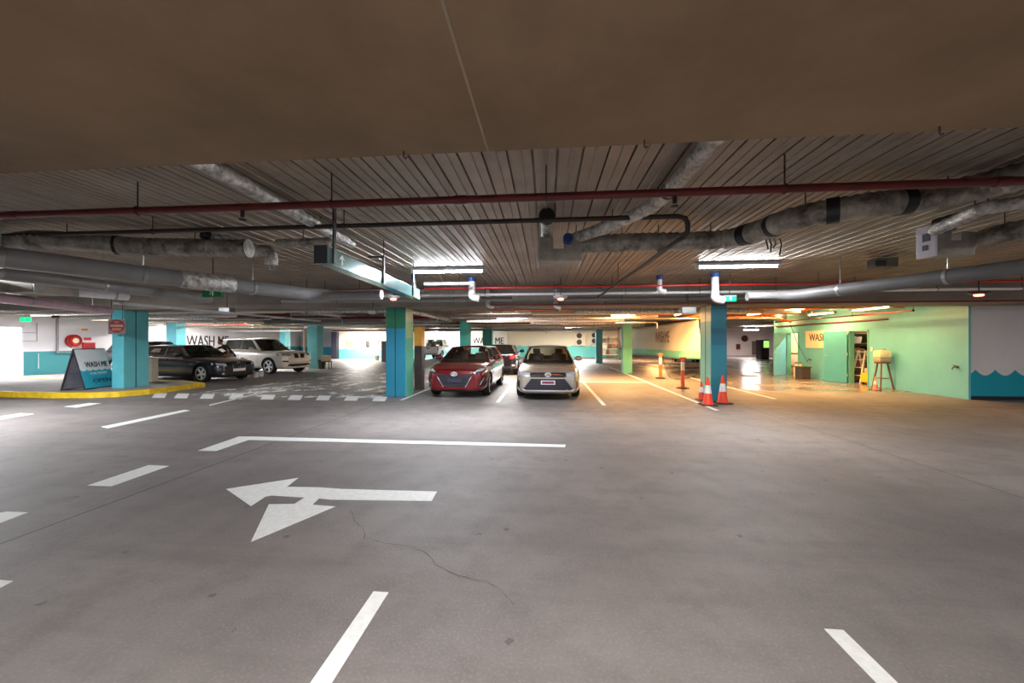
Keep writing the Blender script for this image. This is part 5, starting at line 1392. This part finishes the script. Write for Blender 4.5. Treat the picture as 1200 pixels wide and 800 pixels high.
# thin cable loops by the doorway
y_ = at_x(43, 400, XW).y
t = thing('wall_conduit', 'thin conduit loop on the left wall right of the bright doorway', 'conduit', (XW + .02, y_, 0))
b = B(); tube(b, [(0, 0, 2.5), (0, 0, 1.62), (0, -.7, 1.62)], .012, 6); tube(b, [(0, -.7, 2.02), (0, 0, 2.02)], .012, 6); obj('conduit_run', b, GREYP, t)
b = B(); tube(b, [(0, .05, 1.02), (0, .05, .30)], .014, 6); obj('lower_run', b, WHITEP, t)

# ------------------------------------------------------------------ far left: notices, post, chair, hose sign
def plate(name, px0, py0, px1, py1, Y, m, label, cat, dpt=.03):
    a, c = at_y(px0, py1, Y), at_y(px1, py0, Y); o0 = Vector(((a.x + c.x) / 2, Y - .001, a.z)); w, h = (c.x - a.x) / 2, c.z - a.z
    b = B(); box(b, -w, w, -dpt, 0, 0, h, .004); o = obj(name, b, m); o.location = o0; tag(o, label, cat); return o, w, h
nb, w, h = plate('notice_board', 405, 399, 425, 405.5, 33.9, mat('tan notices', (202, 168, 118), .6, var=.12, vs=3), 'row of tan notices on the cream far wall', 'notice board')
b = B()
for u in (-.55, .0, .45): box(b, w * u - .02, w * u + .02, -.034, -.03, 0.0, h)
obj('board_gap', b, CREAM, nb)
plate('wall_speaker', 429, 399, 433, 405.5, 33.9, mat('dark grey box', (52, 48, 52), .5), 'small dark box beside the tan notices on the far wall', 'box', .15)
c = at_y(446, 402, 33.9)
b = B(); torus(b, (0, -.06, 0), .26, .05, (1, 0, 0), (0, 0, 1), 28, 8); box(b, -.05, .05, -.05, 0, -.05, .05); o = obj('hose_ring', b, mat('salmon hose', (226, 130, 112), .5)); o.location = c; tag(o, 'salmon coloured hose coil on the far cream wall left of the banded pillar', 'hose')
c = at_y(392, 420, 33.4)
t = thing('dark_column', 'narrow dark post at the corner of the far cream wall', 'post', (c.x, 33.5, 0))
b = B(); box(b, -.26, .26, -.2, .2, 0, 2.5, .02); obj('post_body', b, mat('dark navy column', (44, 44, 58), .5), t)
c = at_y(452, 420, 30.0)
t = thing('dark_cabinet', 'tall dark cabinet edge showing left of the green banded pillar', 'cabinet', (at_y(450.5, 420, 29).x, 29, 0))
b = B(); box(b, -.12, .4, -.3, .3, 0, 1.65, .02); obj('cabinet_body', b, mat('dark grey box', (52, 48, 52)), t)
c = at_z(443.5, 421.5)
t = thing('bucket', 'cream bucket on the floor at the far cream wall', 'bucket', (c.x, c.y - .3, 0))
b = B(); lathe(b, [(0, 0), (.17, 0), (.21, .40), (.22, .41), (.19, .41), (.16, .03), (0, .03)], 20); obj('bucket_body', b, CREAM, t, True)
c = at_z(380, 432.5)
t = thing('garden_chair', 'small chair with a cream cushion beside the teal pillar and white car', 'chair', (c.x, c.y + .2, 0), .2)
CH = mat('dark brown chair', (92, 64, 50), .6)
b = B(); box(b, -.25, .25, -.24, .24, .40, .45, .01); obj('seat', b, CH, t)
for x in (-.22, .22):
    for y in (-.2, .2):
        b = B(); bar(b, (x, y, 0), (x, y, .42), .04, .04); obj('leg', b, CH, t)
b = B(); box(b, -.24, .24, -.20, .18, .45, .80, .06); obj('cushion', b, mat('cream cushion', (222, 208, 178), .8), t)
c = at_z(369, 432)
t = thing('water_tub', 'dark tub between the teal pillar and the small chair', 'tub', (c.x + .32, c.y + .15, 0))
b = B(); lathe(b, [(0, 0), (.2, 0), (.24, .5), (.25, .52), (.22, .52), (.19, .03), (0, .03)], 18); obj('tub_body', b, mat('dark green tub', (48, 70, 58), .5), t, True)

# ------------------------------------------------------------------ back wall units behind the sedan
def ac(px, py, Y, w, h, label):
    c = at_y(px, py, Y); t = thing('air_conditioner', label, 'air conditioner', (c.x, Y, c.z), 0, 'wall mounted air units')
    b = B(); box(b, -w / 2, w / 2, -.35, 0, -h / 2, h / 2, .03); obj('unit_case', b, CREAM, t)
    for k in (-1, 1):
        b = B(); torus(b, (-w * .12, -.355, k * h * .24), h * .19, .012, (1, 0, 0), (0, 0, 1), 24, 6)
        lathe(b, [(0, 0), (h * .18, 0), (h * .18, .005), (0, .005)], 24, Matrix.Translation((-w * .12, -.352, k * h * .24)) @ Matrix.Rotation(PI / 2, 4, 'X')); obj('fan_grille', b, mat('dark fan', (56, 48, 44), .6), t)
    for s in (-1, 1):
        b = B(); bar(b, (s * w * .4, -.35, -h / 2 - .02), (s * w * .4, 0, -h / 2 - .02), .04, .04); obj('bracket', b, STEEL, t)
ac(680, 397, 38.998, 1.1, 1.35, 'two fan air unit on the far wall left of the light blue pillar')
ac(697, 396, 38.998, .9, 1.2, 'air unit on the far wall partly hidden by the light blue pillar')
t = thing('storage_rack', 'open metal rack against the far wall right of the light blue pillar', 'rack', (at_y(714, 420, 37).x, 37.6, 0))
for x in (-.9, 0, .9):
    b = B(); box(b, x - .03, x + .03, -.3, -.24, 0, 2.1); box(b, x - .03, x + .03, .24, .3, 0, 2.1); obj('upright', b, mat('brown rack', (134, 92, 66), .6), t)
for z in (.3, .85, 1.4, 2.0):
    b = B(); box(b, -.95, .95, -.3, .3, z, z + .05); obj('shelf', b, CREAM, t)
for k, (x, z, w_, h_, col) in enumerate(((-.5, .35, .5, .4, (190, 150, 120)), (.4, .35, .6, .35, (120, 120, 116)), (-.4, .90, .5, .35, (206, 196, 176)), (.45, .90, .4, .4, (150, 96, 70)), (-.5, 1.45, .5, .3, (90, 96, 96)))):
    c = at_y(714, 420, 37); b = B(); box(b, -w_ / 2, w_ / 2, -.22, .22, 0, h_, .02); o = obj('storage_box', b, mat('box %d' % k, col, .7)); o.location = (c.x + x, 37.6, z + .051)
    tag(o, '%s box on the far metal rack, %s shelf' % (('brown', 'grey', 'cream', 'rust coloured', 'dark grey')[k], ('lowest', 'lowest', 'middle', 'middle', 'upper')[k]), 'box', 'boxes on the far rack')
c = at_z(727, 421)
t = thing('waste_bin', 'dark bin behind the green pillar at the far wall', 'bin', (c.x + .1, c.y, 0))
b = B(); box(b, -.28, .28, -.3, .3, 0, .95, .03); obj('bin_body', b, mat('dark green tub', (48, 70, 58)), t)
b = B(); box(b, -.3, .3, -.33, .32, .95, 1.02, .02); obj('bin_lid', b, BLACK, t)
# far right: hose reel, fire cabinet, door, vending machine
YR = YF - .2
c = at_y(872, 396.5, YR)
t = thing('fire_hose_reel', 'dark red hose reel on the far wall right of the right hand pillar', 'hose reel', (c.x, YR - .15, c.z))
b = B(); lathe(b, [(0, -.1), (.34, -.1), (.34, -.08), (.1, -.08), (.1, .08), (.2, .08), (.2, .1), (0, .1)], 26, Matrix.Rotation(PI / 2, 4, 'X')); obj('reel_drum', b, RED, t, True)
b = B(); torus(b, (0, -.03, 0), .29, .07, (1, 0, 0), (0, 0, 1), 26, 8); obj('hose_coil', b, BLACK, t, True)
plate('fire_box', 862.5, 403, 866.5, 409, YR, RED, 'small red cabinet on the far wall left of the hose reel', 'cabinet', .2)
o, w, h = plate('service_door', 881, 399.5, 886.5, 415.6, YR, mat('grey brown door', (112, 92, 86), .6), 'grey door in the far wall seen left of the open green door', 'door', .05)
b = B(); box(b, w * .6, w * .75, -.09, -.05, h * .45, h * .5); obj('door_handle', b, STEEL, o)
c = at_z(896.5, 421)
t = thing('vending_machine', 'dark vending machine with a green lit top beyond the open green door', 'vending machine', (c.x, c.y + .4, 0))
b = B(); box(b, -.36, .36, -.4, .4, 0, 1.75, .03); obj('machine_case', b, BLACK, t)
b = B(); box(b, -.12, .33, -.42, -.4, 1.05, 1.65); obj('display_panel', b, mat('green vending panel', (120, 190, 60), .4, emit=(.35, .8, .15), es=.5), t)
b = B(); box(b, -.12, .33, -.42, -.4, .2, .98); obj('front_panel', b, mat('dark vending front', (58, 54, 60), .3), t)
b = B(); box(b, -.35, -.20, -.43, -.40, .1, 1.7); obj('side_trim', b, mat('dark vending front', (58, 54, 60)), t)

# ------------------------------------------------------------------ green doors, store rooms and what stands there
def leaf(y_h, wdt, ang, label, door_m=DOORG):
    t = thing('door_leaf', label, 'door', (XG - .07, y_h, 0.012), ang)
    b = B(); box(b, -wdt, 0, -.022, .022, 0, dh - .05, .004); obj('door_panel', b, door_m, t)
    for s in (-1, 1):
        b = B(); tube(b, [(-wdt + .07, s * .02, 1.02), (-wdt + .07, s * .07, 1.02), (-wdt + .19, s * .07, 1.02)], .011, 8); obj('door_handle', b, STEEL, t, True)
    b = B()
    for z in (.25, 1.05, 1.85): box(b, -.01, .03, -.026, .026, z, z + .1)
    obj('hinge', b, STEEL, t)
    return t
# leaf directions from the pixels of their free edges
e2 = at_z(967.5, 446.5); v = Vector((e2.x - XG, e2.y - o2b, 0)); leaf(o2b, min(1.0, v.length), math.atan2(-v.y, -v.x), 'open sea green door left of the store room with the yellow bucket')
e1 = at_z(901, 440.5); v = Vector((e1.x - XG, e1.y - o1b, 0)); leaf(o1b, min(1.05, v.length), math.atan2(-v.y, -v.x), 'farther open light green door at the end of the green wall', AQUA)
# shelf unit in the store room
ym = (o2a + o2b) / 2
sx0 = XG + 1.0
t = thing('storage_rack', 'dark shelf rack inside the green store room doorway', 'rack', (XG + 1.28, o2b + .66, 0), PI / 2)
for x in (-.25, .25):
    for y in (-.9, .9):
        b = B(); bar(b, (x, y, 0), (x, y, 2.1), .04, .04); obj('upright', b, DARKP, t)
for z in (.12, .62, 1.05, 1.5, 1.95):
    b = B(); box(b, -.28, .28, -.93, .93, z, z + .04); obj('shelf', b, WOOD, t)
items = [((96, 62, 44), 'brown carton'), ((186, 120, 60), 'orange brown carton'), ((54, 48, 46), 'dark crate'), ((150, 60, 40), 'red brown tub'), ((200, 190, 170), 'pale jug'), ((74, 96, 96), 'grey blue crate'), ((120, 84, 50), 'tan carton'), ((40, 36, 38), 'black case'),
         ((176, 96, 66), 'terracotta tub'), ((214, 206, 190), 'white drum'), ((88, 104, 60), 'olive bag'), ((66, 56, 50), 'dark brown box')]
k = 0
for z, wd_ in ((.161, 'lowest'), (.661, 'second'), (1.091, 'third'), (1.541, 'fourth'), (1.991, 'top')):
    for j in range(3 if z < 1.9 else 0):
        col, nm = items[k % 12]; k += 1
        h_ = random.uniform(.24, .36); w_ = random.uniform(.34, .5); b = B()
        if 'tub' in nm or 'drum' in nm or 'jug' in nm: lathe(b, [(0, 0), (w_ * .38, 0), (w_ * .45, h_ * .9), (w_ * .40, h_), (0, h_)], 18)
        else: box(b, -.2, .2, -w_ / 2, w_ / 2, 0, h_, .02)
        o = obj('storage_tub' if 'tub' in nm or 'drum' in nm or 'jug' in nm else 'storage_box', b, mat(nm, col, .6), None); o.location = (XG + 1.28 - .58 + j * .56, o2b + .66, z); o.rotation_euler = (0, 0, PI / 2)
        tag(o, '%s on the %s shelf of the store room rack, %s' % (nm, wd_, ('left one', 'middle one', 'right one')[j]), 'box', 'things on the store room rack')
batten((XG + 1.3, ym + .2, 2.9), 1.2, PI / 2, 9, (1, .82, .6), 'added tube light brightening the store room with the yellow bucket', 'added store room lights')  # lamp added to brighten the room inside the doorway
batten((XG + 1.3, (o1a + o1b) / 2, 2.9), 1.2, PI / 2, 30, (1, .88, .7), 'added tube light brightening the farther store room', 'added store room lights')  # added so the farther room shows lit
# mop bucket, ladder
yb_ = o2a + (o2b - o2a) * .55
t = thing('mop_bucket', 'yellow mop bucket with a grey wringer inside the store room doorway', 'bucket', (XG + .42, yb_ - .1, 0))
YB_ = mat('yellow plastic', (240, 186, 30), .4, var=.04)
b = B(); box(b, -.2, .2, -.27, .27, .07, .42, .04); obj('bucket_body', b, YB_, t, True)
b = B(); box(b, -.16, .16, -.24, .16, .42, .60, .03); obj('wringer', b, mat('grey wringer', (170, 164, 150), .5), t)
for x in (-.15, .15):
    for y in (-.2, .2):
        b = B(); lathe(b, [(0, -.02), (.035, -.02), (.035, .02), (0, .02)], 12, Matrix.Translation((x, y, .036)) @ Matrix.Rotation(PI / 2, 4, 'X')); bar(b, (x, y, .04), (x, y, .09), .02, .02); obj('castor', b, RUBBER, t)
b = B(); tube(b, [(-.1, .05, .5), (.1, .15, 1.5)], .012, 8); obj('mop_handle', b, WHITEP, t)
t = thing('step_ladder', 'cream folding step ladder leaning inside the store room doorway', 'ladder', (XG + .55, yb_ + .52, 0), .2)
b = B()
for s in (-1, 1): bar(b, (s * .0 - .3, s * .2, 0), (0, s * .13, 1.25), .035, .06)
obj('front_rails', b, CREAM, t)
b = B()
for s in (-1, 1): bar(b, (.3, s * .2, 0), (.02, s * .13, 1.25), .03, .04)
obj('rear_rails', b, CREAM, t)
for z in (.3, .6, .9, 1.2):
    b = B(); x = -.3 * (1 - z / 1.25); box(b, x - .05, x + .05, -.18, .18, z - .015, z + .015); obj('step', b, CREAM, t)
# drum on a tall stool against the green wall
c = at_z(1040, 456.5)
t = thing('wooden_stool', 'tall three legged brown stool against the green wall', 'stool', (c.x, c.y + .2, 0))
b = B(); lathe(b, [(0, .86), (.20, .86), (.20, .90), (0, .90)], 24); obj('seat', b, WOOD, t)
for k in range(3):
    a_ = k * 2 * PI / 3 + PI / 2 + .25; b = B(); bar(b, (.30 * math.cos(a_), .30 * math.sin(a_), 0), (.14 * math.cos(a_), .14 * math.sin(a_), .87), .04, .04); obj('leg', b, WOOD, t)
b = B(); torus(b, (0, 0, .36), .225, .012, (1, 0, 0), (0, 1, 0), 3, 6)
obj('stretcher', b, WOOD, t)
t = thing('cream_drum', 'rounded cream and grey drum sitting on the tall brown stool', 'drum', (c.x, c.y + .2, .901))
b = B(); box(b, -.18, .18, -.15, .15, .0, .16, .05); obj('drum_base', b, mat('grey drum base', (150, 146, 132), .5), t, True)
b = B(); box(b, -.19, .19, -.16, .16, .15, .40, .08); obj('drum_top', b, mat('cream drum', (232, 222, 176), .5, var=.12, vs=12), t, True)
b = B(); cyl(b, (.05, 0, .41), (.05, 0, .46), .05, seg=14); obj('drum_cap', b, mat('grey drum base', (150, 146, 132)), t, True)
c = at_z(1026, 457); cone(Vector((c.x, c.y, 0)), .44, 'small faded pink cone at the foot of the tall stool', 'traffic cones', .3, mat('faded pink cone', (226, 130, 112), .6))
# dark bin, white bottles, bench with pots at the first doorway
c = at_z(943.5, 444)
t = thing('dark_tub', 'square dark tub beside the white bottles at the farther green doorway', 'tub', (c.x, c.y + .15, 0))
b = B(); box(b, -.20, .20, -.2, .2, 0, .50, .03); obj('tub_body', b, mat('dark brown tub', (62, 52, 48), .5, var=.1), t)
b = B(); box(b, -.22, .22, -.22, .22, .48, .53, .015); obj('tub_rim', b, mat('dark brown tub', (62, 52, 48)), t)
for k, px in enumerate((933.3, 937.6)):
    c = at_z(px, 441.5); t = thing('chemical_bottle', 'cream plastic bottle, %s of the pair beside the dark tub' % ('left one', 'right one')[k], 'bottle', (c.x, c.y, 0), 0, 'bottles beside the dark tub')
    b = B(); lathe(b, [(0, 0), (.10, 0), (.11, .05), (.11, .42), (.05, .55), (.04, .60), (0, .60)], 20); obj('bottle_body', b, CREAM, t, True)
    b = B(); lathe(b, [(0, .60), (.05, .60), (.05, .66), (0, .66)], 14); obj('bottle_cap', b, mat('brown cap', (120, 84, 60), .5), t, True)
y1_ = (o1a + o1b) / 2
t = thing('work_bench', 'dark bench just inside the farther green doorway', 'bench', (XG + .7, y1_ + .25, 0))
b = B(); box(b, -.3, .3, -.75, .75, .98, 1.04, .01); obj('bench_top', b, WOOD, t)
for x in (-.26, .26):
    for y in (-.7, .7):
        b = B(); bar(b, (x, y, 0), (x, y, .98), .05, .05); obj('leg', b, DARKP, t)
b = B(); box(b, -.28, .28, -.72, .72, .35, .39); obj('lower_shelf', b, WOOD, t)
for k, (yy_, h_, nm, lb) in enumerate(((-.45, .30, 'kettle_pot', 'dark pot on the bench in the farther green doorway'), (.15, .20, 'small_pot', 'smaller dark pot on the same bench, farther in'))):
    b = B(); lathe(b, [(0, 0), (.15, 0), (.17, h_ * .8), (.10, h_), (0, h_)], 18); o = obj(nm, b, mat('dark brown tub', (62, 52, 48)), None, True); o.location = (XG + .66, y1_ + .25 + yy_, 1.041); tag(o, lb, 'pot')
b = B(); box(b, -.2, .2, -.25, .25, 0, .4, .02); o = obj('storage_box', b, mat('brown carton', (96, 62, 44))); o.location = (XG + .68, y1_ + .1, .391); tag(o, 'brown carton on the lower shelf of the bench in the farther doorway', 'box')
# pressure lance leaning from a pipe down to the tub
a, c = at_x(925, 377, XG - .35), at_x(946, 424, XG - .3)
o0 = Vector(c); b = B(); tube(b, [Vector((0, 0, 0)), (Vector(a) - o0) * .5 + Vector((0, .05, -.08)), Vector(a) - o0], .012, 8)
o = obj('spray_lance', b, DARKP, None, True); o.location = o0; tag(o, 'thin dark spray lance slanting across the farther green doorway', 'spray lance')
# tap and socket on the green wall
for px, py, nm, lb in ((1122, 430, 'wall_tap', 'small brass tap low on the green wall near its right end'), (950.5, 421.5, 'wall_tap', 'small tap on the green wall under the cream panel')):
    c = at_x(px, py, XG); t = thing(nm, lb, 'tap', (XG - .002, c.y, c.z))
    b = B(); cyl(b, (0, 0, 0), (-.02, 0, 0), .04, seg=14); tube(b, [(-.02, 0, 0), (-.09, 0, 0), (-.13, 0, -.02), (-.14, 0, -.08)], .016, 10); obj('tap_body', b, mat('brass', (140, 112, 70), .35, .7), t, True)
    b = B(); bar(b, (-.08, -.05, .05), (-.08, .05, .05), .02, .015); cyl(b, (-.08, 0, 0), (-.08, 0, .05), .008, seg=8); obj('tap_handle', b, DARKP, t)
c = at_x(1022, 409, XG); b = B(); box(b, -.02, 0, -.05, .05, -.07, .07, .006); o = obj('wall_switch', b, WHITEP); o.location = (XG - .002, c.y, c.z); tag(o, 'small switch plate on the green wall right of the second doorway', 'switch')
a, c = at_x(1038, 369, XG - .1), at_x(938, 372, XG - .1)
pipe('service_pipe', [(XG - .031, a.y, 2.36), (XG - .031, a.y + 6.3, 2.36)], .03, RED, 'thin red pipe fixed along the green wall above the doorways', 'pipe', None, 10)
# orange brown pipe knot near the first door top
p = [at_y(852, 372, 17.0), at_y(900, 371, 16.8), at_y(928, 377, 16.4)]
pipe('service_pipe', p, .05, ORANGE_PIPE, 'orange brown pipe bending down towards the farther green doorway', 'pipe', None, 10, 1.4)

# ------------------------------------------------------------------ the person wiping the dark blue car
def skin_obj(name, joints, edges, m, parent, sub=2, root=0):
    me = bpy.data.meshes.new(name); me.from_pydata([j[0] for j in joints], edges, []); me.materials.append(m)
    o = bpy.data.objects.new(name, me); COL.objects.link(o); md = o.modifiers.new('skin', 'SKIN'); md.use_smooth_shade = True
    for i, j in enumerate(joints):
        r = j[1] if isinstance(j[1], tuple) else (j[1], j[1]); me.skin_vertices[0].data[i].radius = r
        me.skin_vertices[0].data[i].use_root = (i == root)
    s = o.modifiers.new('s', 'SUBSURF'); s.levels = sub; s.render_levels = sub
    o.parent = parent; apply_mods(o)
    for p_ in o.data.polygons: p_.use_smooth = True
    return o
hv = Vector((math.cos(navy_h), math.sin(navy_h), 0)); pv = Vector((-math.sin(navy_h), math.cos(navy_h), 0))
base = navy_c + hv * .55 + pv * 1.22
t = thing('person', 'person in a dark top leaning over the dark blue car with a cloth', 'person', (base.x, base.y, 0), navy_h)
# local axes: x towards the nose of the car, y away from it (the person stands at y = 0 and leans to -y)
SK = mat('skin', (188, 130, 100), .6, var=.04); TOP = mat('dark purple top', (48, 32, 44), .85, var=.1); TRO = mat('dark trousers', (34, 34, 42), .85)
J = [((0, .05, .92), (.15, .11)), ((-.05, .0, 1.12), (.13, .10)), ((-.16, -.12, 1.32), (.17, .11)), ((-.22, -.17, 1.41), (.10, .08)), ((-.27, -.21, 1.48), (.05, .05)),
     ((-.09, .06, .86), .10), ((-.11, .02, .50), .065), ((-.11, .10, .09), .042), ((-.12, -.04, .045), .038), ((-.12, -.13, .035), .03),
     ((.10, .08, .86), .10), ((.15, .06, .50), .065), ((.17, .16, .09), .042), ((.17, .02, .045), .038), ((.17, -.07, .035), .03),
     ((.03, -.19, 1.34), .060), ((.26, -.34, 1.17), .045), ((.44, -.50, 1.04), .034), ((.49, -.54, 1.02), .03),
     ((-.34, -.17, 1.36), .060), ((-.47, -.36, 1.24), .045), ((-.54, -.52, 1.29), .034), ((-.56, -.57, 1.30), .03)]
E = [(0, 1), (1, 2), (2, 3), (3, 4), (0, 5), (5, 6), (6, 7), (7, 8), (8, 9), (0, 10), (10, 11), (11, 12), (12, 13), (13, 14), (2, 15), (15, 16), (16, 17), (17, 18), (2, 19), (19, 20), (20, 21), (21, 22)]
o = skin_obj('body', J, E, SK, t)
for q in (TRO, TOP, BLACK): o.data.materials.append(q)
for p_ in o.data.polygons:
    z = p_.center.z; dist = abs(p_.center.x) 
    if z < .075: p_.material_index = 3
    elif z < .95: p_.material_index = 1
    elif z < 1.455 and not (p_.center.y < -.31 or p_.center.x > .24): p_.material_index = 2
# head
b = B(); hc = Vector((-.31, -.27, 1.575)); ell(b, hc, (.078, .095, .115), 20, 14)
ell(b, hc + Vector((.0, -.098, -.012)), (.013, .02, .022), 8, 6); ell(b, hc + Vector((0, -.088, -.05)), (.026, .012, .009), 8, 6)
for s in (-1, 1): ell(b, hc + Vector((s * .078, .0, -.005)), (.012, .02, .03), 8, 6); ell(b, hc + Vector((s * .028, -.088, .012)), (.012, .01, .008), 8, 6)
cyl(b, (-.27, -.215, 1.47), (-.30, -.25, 1.54), .048, .045, 12); obj('head', b, SK, t, True)
b = B(); ell(b, hc + Vector((0, .018, .03)), (.086, .096, .105), 18, 12); obj('hair', b, mat('brown hair', (74, 46, 32), .8, var=.15), t, True)
# hands with fingers
for (hx, hy, hz, dx, dy) in ((.49, -.54, 1.015, .75, -.6), (-.56, -.57, 1.30, -.5, -.8)):
    dv = Vector((dx, dy, 0)).normalized(); sv = Vector((-dv.y, dv.x, 0)); w0 = Vector((hx, hy, hz))
    joints = [(w0, .022), (w0 + dv * .05 + Vector((0, 0, -.005)), .026)]; ed = [(0, 1)]
    for i in range(4):
        o_ = sv * (-.027 + i * .018); L1_ = (.075, .085, .08, .062)[i]
        joints += [(w0 + dv * .085 + o_, .010), (w0 + dv * (.085 + L1_ * .5) + o_ * 1.15 + Vector((0, 0, .006)), .009), (w0 + dv * (.085 + L1_) + o_ * 1.25 + Vector((0, 0, -.014)), .008)]
        n = len(joints); ed += [(1, n - 3), (n - 3, n - 2), (n - 2, n - 1)]
    joints += [(w0 + dv * .03 - sv * .035, .011), (w0 + dv * .065 - sv * .055 + Vector((0, 0, -.008)), .009)]; n = len(joints); ed += [(0, n - 2), (n - 2, n - 1)]
    skin_obj('hand', joints, ed, SK, t, 1)
# apron and cap sides seen pale in the photo
b = B(); ell(b, (.0, -.02, .98), (.155, .120, .12), 16, 10); obj('pale_apron', b, mat('pale apron', (176, 166, 156), .8), t, True)
b = B()
gc = Vector((0, 0, 0)); n_ = 10
V = [[b.verts.new(((i - n_ / 2) * .034, (j - n_ / 2) * .024, .018 + .02 * math.sin(i * 1.7 + j) * math.cos(j * 1.3))) for j in range(n_ + 1)] for i in range(n_ + 1)]
for i in range(n_):
    for j in range(n_): b.faces.new((V[i][j], V[i + 1][j], V[i + 1][j + 1], V[i][j + 1]))
o = obj('cleaning_cloth', b, mat('tan cloth', (196, 140, 96), .9, var=.1), None, True); md = o.modifiers.new('th', 'SOLIDIFY'); md.thickness = .01
q = base + hv * .60 + pv * -.62; o.location = (q.x, q.y, .985); o.rotation_euler = (0, .06, navy_h); tag(o, 'tan cleaning cloth under the hand on the dark blue bonnet', 'cloth')
b = B(); n_ = 8
V = [[b.verts.new(((i - n_ / 2) * .03, .02 * math.sin(i * 1.3 + j) , (j - n_ / 2) * .03)) for j in range(n_ + 1)] for i in range(n_ + 1)]
for i in range(n_):
    for j in range(n_): b.faces.new((V[i][j], V[i + 1][j], V[i + 1][j + 1], V[i][j + 1]))
o = obj('cleaning_cloth', b, mat('white cloth', (228, 226, 220), .9, var=.04), None, True); md = o.modifiers.new('th', 'SOLIDIFY'); md.thickness = .01
q = base + hv * -.60 + pv * -.67; o.location = (q.x, q.y, 1.29); o.rotation_euler = (.5, 0, navy_h); tag(o, 'white cloth held up by the person at the dark blue car windscreen', 'cloth')
# white bottles on the floor between the two cars at the left
for k, px in enumerate((299, 305)):
    c = at_z(px, 441 if k else 442)
    b = B(); lathe(b, [(0, 0), (.12, 0), (.13, .05), (.13, .2), (.06, .26), (0, .26)], 16); o = obj('white_jug', b, WHITEP, None, True); o.location = (c.x, c.y, 0)
    tag(o, 'small white jug on the floor in front of the white car, %s one' % ('left', 'right')[k], 'jug', 'jugs between the cars')
